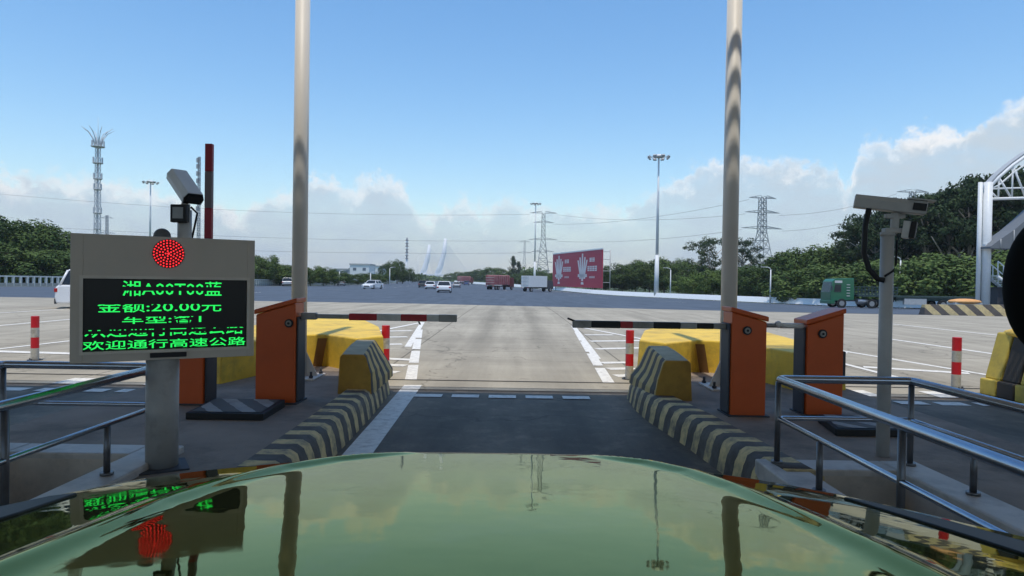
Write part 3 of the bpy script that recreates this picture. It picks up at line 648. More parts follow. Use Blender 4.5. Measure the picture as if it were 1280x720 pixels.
# ------------------------------------------------------------------ bollards
bands = [(0, .13, 1), (.13, .19, 1), (.19, .37, 0), (.37, .53, 1), (.53, .72, 0)]
def bollard():
    t = thing('bollard', (0, 0, 0), 'x', 'bollard', 'red and white bollards')
    m = MB()
    for a, b, mi in bands: m.cyl((0, 0, a + .012), (0, 0, b + .012), .061, n=20, mi=mi, caps=False)
    m.cyl((0, 0, .731), (0, 0, .735), .061, .055, n=20, mi=0)
    m.build('tube', [M_red2, M_wht2], t)
    m = MB(); m.cyl((0, 0, 0), (0, 0, .012), .11, n=20)
    for a in range(4): m.cyl((.085 * math.cos(a * 1.57), .085 * math.sin(a * 1.57), .012), (.085 * math.cos(a * 1.57), .085 * math.sin(a * 1.57), .03), .012, n=6)
    m.build('foot', M_dk, t); return t
M_red2 = mat('red band', (0.62, 0.015, 0.03), 0.4, var=.08); M_wht2 = mat('scuffed white band', (0.52, 0.50, 0.45), 0.5, var=.15, scale=12, dirt=(.2, .17, .13), dirtamt=.8)
b0 = bollard()
for i, (x, y, lb) in enumerate([(-7.93, 11.1, 'red and white bollard at the far left, beyond the left railing'), (-1.92, 10.2, 'red and white bollard beside the left kerb block, under the lowered arm'),
                                (1.78, 10.0, 'red and white bollard beside the right kerb block, under the lowered arm'), (6.42, 9.6, 'red and white bollard at the far right, between the camera post and the ribbed block')]):
    o = b0 if i == 0 else copy_tree(b0); o.location = (x, y, 0); o['label'] = lb; o.rotation_euler.z = i

# ------------------------------------------------------------------ vehicles
M_glass = mat('dark window glass', (0.02, 0.025, 0.03), 0.08, var=0)
M_tyre = mat('tyre', (0.02, 0.02, 0.02), 0.85); M_rim = mat('alloy rim', (0.35, 0.35, 0.36), 0.35, metal=.8)
M_tail = mat('red tail lamp', (0.4, 0.01, 0.01), 0.3, var=0); M_head = mat('clear lamp', (0.7, 0.7, 0.7), 0.15, var=0)
PAINT = {'white': mat('white car paint', (0.78, 0.78, 0.78), 0.3, var=.02, coat=.6), 'black': mat('black car paint', (0.02, 0.02, 0.022), .25, var=0, coat=.8), 'silver': mat('silver car paint', (.4, .41, .42), .3, metal=.5, var=0, coat=.6), 'blue': mat('blue car paint', (.04, .08, .2), .3, var=0, coat=.6)}
def wheel(t, x, y, r_, w):
    m = MB(); m.cyl((x - w / 2, y, r_), (x + w / 2, y, r_), r_, n=20); ty = m.build('wheel', M_tyre, t, bevel=.02)
    m = MB(); s = 1 if x > 0 else -1; m.cyl((x + s * w / 2, y, r_), (x + s * (w / 2 + .012), y, r_), r_ * .62, n=16); m.build('rim', M_rim, ty)
def car(kind, paint, loc, rz, label, group='cars on the main road'):
    """local +y is forward"""
    t = thing('parked_suv' if False else ('suv' if kind == 'suv' else 'car'), loc, label, 'car', group, rz)
    if kind == 'suv': Lh, Wh, H, gc, belt = 2.3, .94, 1.62, .22, .98
    else: Lh, Wh, H, gc, belt = 2.3, .90, 1.45, .17, .90
    prof = [(-Lh + .05, gc), (-Lh, .5), (-Lh + .03, belt - .08), (-Lh + .15, belt), (Lh * .42, belt), (Lh * .85, belt - .15), (Lh - .05, belt - .28), (Lh, .45), (Lh - .08, gc)]
    m = MB(); m.side(prof, -Wh, Wh); m.build('body', PAINT[paint], t, bevel=.07)
    rear = -Lh + .18 if kind == 'suv' else -Lh + .55
    lo = [(-Wh + .05, rear, belt - .01), (Wh - .05, rear, belt - .01), (Wh - .05, Lh * .42, belt - .01), (-Wh + .05, Lh * .42, belt - .01)]
    r2 = rear + (.25 if kind == 'suv' else .55)
    hi = [(-Wh + .22, r2, H - .05), (Wh - .22, r2, H - .05), (Wh - .22, .25, H - .05), (-Wh + .22, .25, H - .05)]
    m = MB(); m.hull8(lo, hi); m.build('windows', M_glass, t, bevel=.03)
    m = MB(); m.hull8([(-Wh + .2, r2 - .03, H - .055), (Wh - .2, r2 - .03, H - .055), (Wh - .2, .3, H - .055), (-Wh + .2, .3, H - .055)], [(-Wh + .28, r2 + .05, H), (Wh - .28, r2 + .05, H), (Wh - .28, .15, H), (-Wh + .28, .15, H)]); m.build('roof', PAINT[paint], t, bevel=.02)
    m = MB()
    for s in (-1, 1):
        for (a, b) in (((rear, belt - .01), (r2, H - .05)), ((Lh * .42, belt - .01), (.25, H - .05)), ((-.35, belt - .01), (-.35, H - .05))):
            m = MB(); m.cyl((s * (Wh - .045), a[0], a[1]), (s * (Wh - .215), b[0], b[1]), .045, n=6); m.build('pillar', PAINT[paint], t)
    for s in (-1, 1):
        m = MB(); m.box(s * (Wh - .12) - .14, s * (Wh - .12) + .13, -Lh - .02, -Lh + .1, belt - .30, belt - .14); m.build('tail_light', M_tail, t, bevel=.02)
        m = MB(); m.box(s * (Wh - .16) - .14, s * (Wh - .16) + .14, Lh - .14, Lh + .01, belt - .36, belt - .24); m.build('headlight', M_head, t, bevel=.02)
        m = MB(); m.box(min(s * Wh, s * (Wh + .16)), max(s * Wh, s * (Wh + .16)), Lh * .34, Lh * .34 + .1, belt, belt + .13); m.build('door_mirror', PAINT[paint], t, bevel=.02)
        for y in (-Lh * .6, Lh * .62): wheel(t, s * (Wh - .10), y, .33 if kind != 'suv' else .37, .22)
    m = MB(); m.box(-Wh + .12, Wh - .12, -Lh - .03, -Lh + .04, gc - .02, gc + .2); m.build('rear_bumper', M_dk, t, bevel=.02)
    m = MB(); m.box(-.45, .45, Lh - .03, Lh + .015, .35, .55); m.build('grille', M_dk, t)
    return t
def put(px, d): x = at(px, d); return (x, d, gz(x, d))
car('suv', 'white', (-16.85, 28.8, 0), R(-62), 'white suv at the far left, half hidden behind the display', 'cars on the plaza')
car('sedan', 'white', put(555.5, 87), R(4), 'white sedan driving away on the main road, below the bridge towers')
car('sedan', 'white', put(466, 110), R(166), 'white car crossing the main road to the left of the others')
car('sedan', 'white', put(538, 125), R(4), 'small white car just ahead of the white sedan')
car('suv', 'black', put(529, 150), R(4), 'dark suv in the distance to the left of the white sedan')
car('sedan', 'silver', put(571, 165), R(4), 'silver car far off to the right of the white sedan')
car('sedan', 'white', (-47, 112, gz(-47, 112)), R(20), 'white car parked under the left fence behind the left pole', 'cars parked along the left fence')
car('suv', 'silver', (-43, 128, gz(-43, 128)), R(15), 'silver suv parked by the left fence near the white car', 'cars parked along the left fence')
car('sedan', 'white', (-41, 160, gz(-41, 160)), R(10), 'white car parked farthest along the left fence', 'cars parked along the left fence')
car('suv', 'blue', put(583, 240), R(3), 'blue suv far off beyond the silver car')

def truck(kind, loc, rz, label):
    t = thing('truck', loc, label, 'truck', 'trucks on the main road', rz)
    if kind == 'white':
        m = MB(); m.box(-1.2, 1.2, -3.2, 2.6, 1.05, 3.55); cb = m.build('cargo_box', M_boxw, t, bevel=.03)
        m = MB()
        for x in (-1.15, -.4, 0, .4, 1.1): m.box(x - .03, x + .03, -3.25, -3.201, 1.1, 3.5)
        for z_ in (1.5, 2.3, 3.1): m.box(-1.18, 1.18, -3.24, -3.202, z_, z_ + .05)
        m.build('door_bars', M_dk2, cb)
        m = MB()
        for k in range(9): m.box(-1.23, -1.201, -3.0 + k * .65, -2.92 + k * .65, 1.1, 3.5)
        m.build('side_rib', M_boxw, cb)
        cabc = M_dk; h = 2.6
    elif kind == 'red':
        m = MB(); m.box(-1.2, 1.2, -4.2, 3.0, 1.15, 3.4); m.build('cargo_body', M_tarp, t, bevel=.12)
        m = MB()
        for k in range(8):
            m.tube([(-1.22, -4 + k * .95, 1.2), (-1.24, -4 + k * .95, 3.2), (-.9, -4 + k * .95, 3.44), (.9, -4 + k * .95, 3.44), (1.24, -4 + k * .95, 3.2), (1.22, -4 + k * .95, 1.2)], .035, 5)
        for z_ in (1.6, 2.2, 2.8): m.box(-1.15, 1.15, -4.26, -4.2, z_, z_ + .14)
        m.build('tie_rope', M_rope, t)
        cabc = M_redc; h = 2.9
    y0 = 2.9 if kind == 'white' else 3.3
    m = MB(); m.side([(y0, .7), (y0, h), (y0 + 1.5, h), (y0 + 1.75, 1.7), (y0 + 1.8, .6)], -1.15, 1.15); m.build('cab', cabc, t, bevel=.06)
    m = MB(); m.side([(y0 + 1.55, h - .15), (y0 + 1.78, 1.75), (y0 + 1.80, 1.75), (y0 + 1.58, h - .15)], -1.0, 1.0); m.build('windscreen', M_glass, t)
    m = MB(); m.box(-.5, .5, -3 if kind == 'white' else -4, y0 + 1.5, .75, 1.04); m.build('chassis', M_dk, t)
    for s in (-1, 1):
        for y in ((-2.2, 3.7) if kind == 'white' else (-3.2, -2.1, 4.1)): wheel(t, s * 1.0, y, .48, .32)
        m = MB(); m.box(s * .95 - .15, s * .95 + .15, (-3.26 if kind == 'white' else -4.3), (-3.2 if kind == 'white' else -4.22), .8, .95); m.build('tail_light', M_tail, t)
    return t
M_boxw = mat('white box panels', (.72, .72, .70), .5, var=.04); M_dk2 = mat('grey bars', (.45, .45, .44), .5)
M_tarp = mat('faded red tarpaulin', (.36, .10, .10), .7, var=.35, scale=1.3, bump=.4, bscale=3, dirt=(.42, .26, .25), dirtamt=.6); M_rope = mat('pale rope', (.45, .35, .32), .8); M_redc = mat('dull red cab paint', (.16, .04, .04), .4)
truck('white', put(669, 150), R(-48), 'white box truck on the main road, in front of the red billboard')
truck('red', put(624, 158), R(-30), 'truck with a faded red tarpaulin load, left of the white box truck')
o = truck('red', put(581, 290), R(-30), 'small distant truck with a dull red load, beyond the silver car')

# green flatbed lorry, pointing left
gx, gy = at(1038, 72), 72.0
t = thing('flatbed_lorry', (gx, gy, -1.0 + 0.0), 'green flatbed lorry with an empty low trailer, in front of the trees at the right', 'lorry')
t.location.z = gz(gx + 5, gy)
M_gr = mat('green cab paint', (0.014, 0.13, 0.06), .35, var=.06, coat=.4); M_trl = mat('dull green trailer', (0.035, 0.06, 0.055), .7, var=.2)
pr = [(.0, .75), (0.02, 1.7), (.25, 2.9), (.5, 3.15), (2.55, 3.25), (2.6, .9)]
m = MB(); m.hull8([(x, 0, z) for x, z in pr], [(x, 2.3, z) for x, z in pr]); cb = m.build('cab', M_gr, t, bevel=.06)
m = MB(); m.hull8([(.38, -.03, 1.75), (1.15, -.03, 1.75), (1.15, -.03, 2.55), (.50, -.03, 2.55)], [(.38, 2.33, 1.75), (1.15, 2.33, 1.75), (1.15, 2.33, 2.55), (.50, 2.33, 2.55)]); m.build('side_window', M_glass, cb)
m = MB(); m.hull8([(-.0, .15, 1.72), (.02, .15, 1.72), (.25, .15, 2.8), (.22, .15, 2.8)], [(-.0, 2.15, 1.72), (.02, 2.15, 1.72), (.25, 2.15, 2.8), (.22, 2.15, 2.8)]); m.build('windscreen', M_glass, cb)
m = MB(); m.box(.45, 1.25, -.035, -.004, 2.72, 2.98); m.build('pale_stripe', M_wht, cb)
m = MB()
for z_ in (1.3, 1.6, 1.9, 2.2, 2.5): m.box(1.75, 2.1, -.05, -.004, z_, z_ + .07)
m.build('side_steps', M_wht, cb)
m = MB(); m.box(-.05, .5, -.03, 2.33, .45, .8); m.build('bumper', M_gr, t, bevel=.04)
for s in (-.2,):
    m = MB(); m.box(-.0, .12, -.28, -.1, 1.9, 2.4); m.build('door_mirror', M_dk, t)
m = MB(); m.box(.8, 7.2, .5, 1.8, .75, .95); m.build('chassis', M_dk, t)
m = MB(); m.cyl((3.0, .3, .75), (4.1, .3, .75), .32, n=14); m.build('fuel_tank', M_rim, t)
m = MB(); m.box(2.9, 7.2, -.05, 2.35, 1.28, 1.5); m.box(7.2, 16.2, -.05, 2.35, 1.22, 1.42); m.box(7.2, 16.2, .1, .25, .95, 1.22); m.box(7.2, 16.2, 2.0, 2.15, .95, 1.22); m.build('trailer_bed', M_trl, t)
for yy in (0, 2.32):
    m = MB()
    for k in range(12): m.box(3.0 + k * .38, 3.07 + k * .38, yy - .04, yy + .02, 1.5, 2.35)
    for z_ in (1.6, 1.95, 2.3): m.box(2.95, 7.3, yy - .06, yy - .039, z_, z_ + .09)
    m.build('stake_rack', M_trl, t)
m = MB(); m.box(8.0, 10.4, -.02, .3, .5, 1.15); m.build('tool_box', M_dk2, t)
for x in (1.25, 2.6 + 1.9, 5.9, 12.2, 13.5, 14.8):
    for y in (.12, 2.15):
        m = MB(); m.cyl((x, y - .15, .52), (x, y + .15, .52), .52, n=20); ty = m.build('wheel', M_tyre, t, bevel=.03)
        m = MB(); m.cyl((x, y - .165, .52), (x, y - .151, .52), .28, n=14); m.build('rim', M_rim, ty)

# ------------------------------------------------------------------ road edge furniture
def gfence(pts, name, label, hgt, m_, kindpost, grp=None):
    t = thing(name, (pts[0][0], pts[0][1], 0), label, 'fence' if kindpost == 'bal' else 'guardrail'); o0 = Vector((pts[0][0], pts[0][1], 0))
    rail = MB(); post = MB(); base = MB(); n = 0
    for (xa, ya), (xb, yb) in zip(pts, pts[1:]):
        a = Vector((xa, ya, gz(xa, ya))) - o0; b = Vector((xb, yb, gz(xb, yb))) - o0; d = (b - a); nn = Vector((-d.y, d.x, 0)).normalized() * .09; up = Vector((0, 0, 1))
        def bar(z0, z1, w, M_): M_.hull8([a + up * z0 - nn * w, a + up * z0 + nn * w, a + up * z1 + nn * w, a + up * z1 - nn * w], [b + up * z0 - nn * w, b + up * z0 + nn * w, b + up * z1 + nn * w, b + up * z1 - nn * w])
        if kindpost == 'bal': bar(0, .38, 1.3, base); bar(hgt - .16, hgt, 1, rail)
        else:
            rail.hull8([a + up * .1 - nn * 5, a + up * .1 + nn * 5, a + up * hgt + nn * 1.2, a + up * hgt - nn * 1.2], [b + up * .1 - nn * 5, b + up * .1 + nn * 5, b + up * hgt + nn * 1.2, b + up * hgt - nn * 1.2])
        k = max(1, int(d.length / (.75 if kindpost == 'bal' else 4)))
        for i in range(k):
            p = a.lerp(b, (i + .5) / k); w = .14 if kindpost == 'bal' else .08
            post.box(p.x - w, p.x + w, p.y - w * .6 + (0 if kindpost == 'bal' else .2), p.y + w * .6 + (0 if kindpost == 'bal' else .2), p.z, p.z + hgt - .16)
    rail.build('top_rail', m_, t)
    q = post.build('balusters' if kindpost == 'bal' else 'posts', m_, t); q['kind'] = 'stuff'
    if kindpost == 'bal': base.build('plinth', M_plinth, t)
    else: base.bm.free()
M_fen = mat('white painted balustrade', (.55, .56, .55), .7, var=.1); M_plinth = mat('grey plinth', (.33, .33, .32), .8); M_rail = mat('white guardrail', (.88, .88, .87), .5, var=.05)
gfence([(interp(y, LEFT) - 1.5, y) for y in (60, 66, 72, 80, 92, 105, 120, 140, 170, 200, 260, 330, 400)], 'balustrade_fence', 'long white balustrade fence along the left side of the main road', 1.25, M_fen, 'bal')
gfence([(interp(y, RIGHT) + 1.0, y) for y in (60, 66, 72, 80, 89, 100, 110, 120, 130, 140, 150, 165, 180, 230, 320, 500)], 'road_guardrail', 'long white guardrail along the right side of the main road, behind the lorry', .95, M_rail, 'g')

def street_lamp(px, d, topy, label, s=1, ht=None):
    x, y, z = put(px, d); h = ht or zt(px, topy, d) - z
    t = thing('street_lamp', (x, y, z), label, 'street lamp', 'street lamps by the main road')
    m = MB(); m.cyl((0, 0, 0), (0, 0, h * .93), .13, .08, 8); m.tube([(0, 0, h * .92), (s * .1, 0, h * .97), (s * .5, 0, h), (s * 1.1, 0, h)], .06, 6); m.build('post', M_white, t)
    m = MB(); m.box(s * 1.1 - .35, s * 1.1 + .35, -.12, .12, h - .04, h + .08); m.build('lamp_head', M_dk2, t, bevel=.02)
street_lamp(838, 128, 335, 'short street lamp just right of the tall floodlight mast', -1)
street_lamp(963, 98, 334, 'street lamp in front of the trees by the right pylon', -1)
street_lamp(1125, 84, 321, 'pale street lamp behind the camera post on the right', -1)
street_lamp(424, 150, 338, 'street lamp left of the low white building', 1)
street_lamp(487, 170, 334, 'street lamp beside the broad tree right of the white building', 1)
street_lamp(463, 130, 340, 'street lamp rising behind the crossing white car', 1)
street_lamp(512, 260, 341, 'small far street lamp right of the broad tree', 1)
street_lamp(522, 300, 318, 'tall thin far lamp post just left of the bridge', 1)

def mast(px, d, topy, label):
    x, y, z = put(px, d); h = zt(px, topy, d) - z
    t = thing('floodlight_mast', (x, y, z), label, 'floodlight mast', 'tall floodlight masts')
    m = MB(); m.cyl((0, 0, 0), (0, 0, h * .3), .48, .38, 14); m.cyl((0, 0, h * .3), (0, 0, h), .30, .16, 14); m.build('shaft', M_white, t)
    m = MB(); m.cyl((0, 0, h - .35), (0, 0, h - .1), .9, 1.1, 16); m.ball((0, 0, h), .7, .7, .3); m.build('crown_ring', M_white, t)
    for k in range(8):
        a = k * math.pi / 4 + .2; c, s = math.cos(a), math.sin(a)
        m = MB(); m.cyl((c * .9, s * .9, h - .2), (c * 1.8, s * 1.8, h - .25), .05, n=5); q = Matrix.Translation((c * 1.95, s * 1.95, h - .35)) @ Matrix.Rotation(a, 4, 'Z') @ Matrix.Rotation(R(40), 4, 'Y'); m.box(-.15, .15, -.33, .33, -.28, .28, mtx=q); m.build('floodlight', M_dk2, t)
    return t
mast(820.5, 130, 195, 'tallest looking white floodlight mast, right of the red billboard')
mast(668, 262, 254, 'floodlight mast in front of the central lattice pylon')
mast(187, 190, 227, 'floodlight mast in the distance just left of the raised camera')

# billboard
d1, d0 = 150.0, 184.0; xr, xl = at(752, d1), at(690.5, d0)
zl0, zl1 = zt(690, 358, d0), zt(690, 318.5, d0); zr0, zr1 = zt(752, 360, d1), zt(752, 311.5, d1)
z0 = (zl0 + zr0) / 2; z1 = (zl1 + zr1) / 2
v = Vector((xr - xl, d1 - d0, 0)); Lb = v.length; yaw = math.atan2(v.y, v.x)
t = thing('billboard', ((xl + xr) / 2, (d0 + d1) / 2, gz(15, 165)), 'large red billboard with white emblems and lettering beside the main road', 'billboard', rz=yaw); zo = gz(15, 165)
M_bb = mat('red billboard print', (0.42, 0.025, 0.06), .5, var=.06); M_bw = mat('white print', (.72, .66, .64), .6, var=.1)
m = MB(); m.box(-Lb / 2, Lb / 2, 0, .25, z0 - zo, z1 - zo); pn = m.build('panel', M_bb, t)
m = MB(); m.box(-Lb / 2 - .1, Lb / 2 + .1, -.03, .3, z1 - zo, z1 - zo + .3); m.build('white_top_edge', M_white, t)
h = z1 - z0; zc = (z0 + z1) / 2 - zo
rb = random.Random(3)
for cx0 in (-Lb / 2 + Lb * .02, Lb * .02):
    m = MB(); cx = cx0 + Lb * .13; wv = Lb * .10
    for k, (dx, top) in enumerate(((-.9, .26), (-.5, .34), (0, .44), (.5, .34), (.9, .26))):      # fan of blades
        m.face([(cx + dx * wv * .35 - .5, -.012, zc - h * .22), (cx + dx * wv * .35 + .5, -.012, zc - h * .22), (cx + dx * wv * .95 + .45, -.012, zc + top * h), (cx + dx * wv * .95 - .45, -.012, zc + top * h)])
        m.face([(cx + dx * wv * .8 - .6, -.012, zc - h * .20 - (1 - abs(dx)) * h * .12), (cx + dx * wv * .8 + .6, -.012, zc - h * .20 - (1 - abs(dx)) * h * .12), (cx + dx * wv * .8 + .5, -.012, zc - h * .13), (cx + dx * wv * .8 - .5, -.012, zc - h * .13)])
    m.face([(cx - 1.0, -.013, zc - h * .42), (cx + 1.0, -.013, zc - h * .42), (cx + .7, -.013, zc - h * .35), (cx - .7, -.013, zc - h * .35)])
    m.build('emblem', M_bw, pn)
    for (zz, hh, x_a, x_b, n) in ((.20, .11, .26, .36, 2), (-.05, .14, .225, .40, 4), (-.24, .05, .26, .36, 6)):
        m = MB()
        for i in range(n):
            a = cx0 + Lb * (x_a + (x_b - x_a) * i / n) + .05; b = cx0 + Lb * (x_a + (x_b - x_a) * (i + .86) / n); zz0 = zc + zz * h; zh = hh * h
            for q in range(3): m.face([(a, -.012, zz0 + q * zh * .38), (b, -.012, zz0 + q * zh * .38), (b, -.012, zz0 + q * zh * .38 + zh * .2), (a, -.012, zz0 + q * zh * .38 + zh * .2)])
            for q in (rb.uniform(.0, .2), rb.uniform(.4, .6), rb.uniform(.75, .85)): xx = a + (b - a) * q; m.face([(xx, -.014, zz0), (xx + (b - a) * .16, -.014, zz0), (xx + (b - a) * .16, -.014, zz0 + zh), (xx, -.014, zz0 + zh)])
        m.build('printed_lettering', M_bw, pn)
m = MB()
for k in range(7):
    x = -Lb / 2 + 1 + k * (Lb - 2) / 6
    m.cyl((x, .6, 0), (x, .6, z1 - zo), .14, n=6); m.cyl((x, 2.4, 0), (x, 2.4, z1 - zo), .12, n=6)
    for zz in (.15, .45, .75, .95): m.cyl((x, .6, z0 - zo + h * zz), (x, 2.4, z0 - zo + h * zz), .07, n=5)
m.build('support_frame', M_dk2, t)

# ------------------------------------------------------------------ pylons, towers, wires
M_lat = mat('galvanised lattice', (.30, .32, .33), .6, metal=.3, var=.1)
def lattice(m, w0, w1, z0, z1, n, r_, mi=0):
    c = lambda w, z: [(-w, -w, z), (w, -w, z), (w, w, z), (-w, w, z)]
    for i in range(n):
        a = i / n; b = (i + 1) / n; za = z0 + (z1 - z0) * a; zb_ = z0 + (z1 - z0) * b; A_ = c(w0 + (w1 - w0) * a, za); B_ = c(w0 + (w1 - w0) * b, zb_)
        for k in range(4):
            m.cyl(A_[k], B_[k], r_ * 1.4, n=4, mi=mi, caps=False); m.cyl(A_[k], B_[(k + 1) % 4], r_, n=3, mi=mi, caps=False); m.cyl(A_[(k + 1) % 4], B_[k], r_, n=3, mi=mi, caps=False); m.cyl(A_[k], A_[(k + 1) % 4], r_, n=3, mi=mi, caps=False)
def arm_l(m, z, half, w, r_, dz=1.6):
    for s in (-1, 1):
        tip = (s * half, 0, z)
        for y in (-w, w):
            m.cyl((s * w, y, z), tip, r_, n=4); m.cyl((s * w, y, z + dz), tip, r_, n=4)
        for f in (.3, .6): m.cyl((s * (w + (half - w) * f), 0, z), (s * (w + (half - w) * (f + .15)), 0, z + dz * (1 - f)), r_, n=3)
def pylon(px, d, topy, label, arms, wbase, rz=0, th=.14):
    x = at(px, d); z = gz(x, d); h = zt(px, topy, d) - z
    t = thing('power_pylon', (x, d, z), label, 'pylon', 'lattice power pylons', rz)
    m = MB(); lattice(m, wbase, wbase * .28, 0, h * .62, 7, th); lattice(m, wbase * .28, wbase * .22, h * .62, h, 6, th); m.build('lattice_body', M_lat, t)
    tips = []
    for f, half in arms:
        m = MB(); arm_l(m, h * f, half, wbase * .24, th * 1.1, h * .025); m.build('cross_arm', M_lat, t)
        for s in (-1, 1): tips.append((x + s * half * math.cos(rz), d + s * half * math.sin(rz), z + h * f - 1.2))
    return tips
pC = pylon(678, 560, 266, 'tall central lattice pylon with four tiers of arms, left of the billboard', [(.995, 11.5), (.86, 8.5), (.62, 12), (.45, 9.5), (.30, 8)], 6.0)
pR = pylon(951, 400, 246, 'lattice pylon with drooping arms standing right of the right pole', [(.985, 9), (.83, 11.5), (.66, 13.5)], 7.0, R(12), .17)
pL = pylon(133, 700, 269, 'small distant lattice pylon beside the telecom tower on the left', [(.95, 7), (.7, 9)], 4.0, 0)
pF = pylon(1138, 420, 239, 'pylon top showing over the tall trees at the right', [(.99, 10), (.85, 12)], 6.0, 0, .17)
pB = pylon(655, 900, 300, 'slim farther lattice pylon just left of the central floodlight mast', [(.95, 8), (.7, 10)], 4.0)
wire_i = 0
M_wire = mat('wire', (.12, .13, .14), .6, var=0)
def wire(a, b, sag, label, r_=.085):
    a = Vector(a); b = Vector(b); pts = []
    for i in range(25):
        f = i / 24; p = a.lerp(b, f); p.z -= 4 * sag * f * (1 - f); pts.append(p - a)
    m = MB(); m.tube(pts, r_, 4); o = m.build('power_line', M_wire); o.location = a; tag(o, label, 'power line', 'power lines across the sky')
def P3(px, py, d): return (at(px, d), d, zt(px, py, d))
wl = [('topmost power line from the left edge to the central pylon', P3(-160, 226, 520), pC[0], 9), ('upper power line from the central pylon to the right pylon', pC[1], pR[2], 4), 
      ('middle power line from the left edge to the central pylon', P3(-160, 268, 500), pC[4], 6), ('middle power line from the central pylon to the right pylon', pC[5], pR[4], 3),
      ('low power line from the left edge to the central pylon', P3(-160, 292, 520), pC[6], 5), ('low power line from the central pylon to the top of the right pylon', pC[3], pR[0], 4),
      ('power line from the right pylon to the pylon over the tall trees', pR[5], pF[2], 3), ('upper power line leaving the right pylon towards the tall trees', pR[3], pF[0], 3)]
for lb, a, b, sg in wl: wire(a, b, sg, lb)

# telecom tower with a crown of curved arms
d = 330.0; x = at(121, d); h = zt(121, 182, d); t = thing('telecom_tower', (x, d, 0), 'slim telecom tower with a crown of curved arms at the far left', 'telecom tower')
M_tel = mat('pale tower steel', (.55, .57, .58), .5, var=.08)
m = MB(); lattice(m, 1.25, .8, 0, h, 26, .09); m.cyl((0, 0, 0), (0, 0, h), .22, .16, 8); m.build('tower_shaft', M_tel, t)
for f, rr in ((.36, 1.6), (.48, 2.0), (.66, 1.9), (.74, 2.1), (.86, 2.4), (.985, 3.2)):
    m = MB(); m.cyl((0, 0, h * f), (0, 0, h * f + .45), rr * .9, rr, 14)
    for k in range(6):
        a = k * math.pi / 3; m.box(rr * .9 * math.cos(a) - .25, rr * .9 * math.cos(a) + .25, rr * .9 * math.sin(a) - .25, rr * .9 * math.sin(a) + .25, h * f + .5, h * f + 3.0)
    m.build('antenna_platform', M_tel, t)
for k in range(8):
    a = k * math.pi / 4; c, s = math.cos(a), math.sin(a); m = MB(); m.tube([(c * 1.5, s * 1.5, h), (c * 2.2, s * 2.2, h + 3), (c * 4.2, s * 4.2, h + 6.2), (c * 7.2, s * 7.2, h + 8.2)], [.3, .26, .2, .08], 6); m.build('crown_arm', M_tel, t)
m = MB(); m.cyl((0, 0, h), (0, 0, h + 14), .18, .05, 6); m.build('spire', M_tel, t)
x, d = at(508, 500), 500
t = thing('radio_mast', (x, d, 0), 'thin red and white radio mast left of the bridge', 'mast')
hh = zt(508, 297, d)
m = MB(); m.cyl((0, 0, 0), (0, 0, hh * .5), .9, .7, 8, 0)
for k in range(7): m.cyl((0, 0, hh * (.5 + k / 14)), (0, 0, hh * (.5 + (k + 1) / 14)), .6, .55, 8, 1 - k % 2); m.cyl((0, 0, hh * (.5 + k / 14)), (0, 0, hh * (.5 + k / 14) + .6), 1.2, n=8, mi=1)
m.build('mast_shaft', [M_white, mat('mast grey', (.3, .3, .32), .6)], t)
t = thing('thin_mast', (at(250.5 - 3, 520), 520, 0), 'thin lattice mast with small antennas behind the raised barrier arm', 'mast')
hh = zt(247, 196, 520); m = MB(); lattice(m, 1.0, .7, 0, hh, 24, .12); m.build('mast_shaft', M_lat, t)
m = MB()
for f in (.55, .62, .78, .84, .9, .95): m.box(-2.2, .2, -.3, .3, hh * f, hh * f + 3.5)
m.build('antenna', M_lat, t)

# cable-stayed bridge
d = 1900.0
t = thing('cable_stayed_bridge', (at(545, d), d, 0), 'pale cable-stayed bridge with two curved towers on the horizon', 'bridge')
M_br = mat('white bridge concrete', (.9, .9, .9), .5, var=.02)
sc_ = d / F
for s, bxp, topp in ((-1, 526, 536), (1, 545, 556)):
    x0 = (bxp - 545) * sc_; x1 = (topp - 545) * sc_; H_ = zt(545, 298 if s > 0 else 306, d)
    m = MB(); m.tube([(x0, 0, 0), (x0 + (x1 - x0) * .45, 0, H_ * .3), (x0 + (x1 - x0) * .85, 0, H_ * .65), (x1, 0, H_)], [10, 8, 6, 3.5], 8); m.build('tower', M_br, t)
    m = MB()
    for k in range(9):
        m.cyl((x0 + (x1 - x0) * .9, 0, H_ * (.60 + .044 * k)), (x1 + 6 + k * 7, 60 + k * 10, 14), .5, n=3)
    q = m.build('stay_cables', M_br, t); q['kind'] = 'stuff'
m = MB(); m.box(-90, 190, -12, 12, 10, 14); m.build('deck', M_br, t)

# low buildings on the left horizon
M_bld = mat('white building wall', (.72, .74, .74), .6, var=.03); M_bw2 = mat('building windows', (.12, .15, .18), .3, var=0)
def building(pxa, pxb, d, topy, label, wall, rows, name='low_building'):
    xa, xb = at(pxa, d), at(pxb, d); h = zt((pxa + pxb) / 2, topy, d) + .5; cx = (xa + xb) / 2; w = (xb - xa) / 2
    t = thing(name, (cx, d, -.5), label, 'building', 'buildings on the horizon')
    m = MB(); m.box(-w, w, 0, 14, 0, h); m.build('wall', wall, t)
    m = MB(); m.box(-w - .3, w + .3, -.3, 14.3, h, h + .6); m.build('roof', M_dk2, t)
    for r_ in range(rows):
        z_ = h * (r_ + .45) / rows
        for k in range(max(2, int(w / 2))):
            x_ = -w + (k + .5) * 2 * w / max(2, int(w / 2)); m = MB(); m.box(x_ - .8, x_ + .8, -.06, -.01, z_ - .6, z_ + .8); m.build('window', M_bw2, t)
building(437, 461, 330, 331, 'plain white building above the trees on the left horizon', M_bld, 2)
building(418, 437, 345, 337, 'grey low building left of the white one on the horizon', mat('grey wall', (.35, .36, .37), .7), 2)
building(464, 477, 420, 333, 'small pale stepped building right of the plain white one', M_bld, 3)

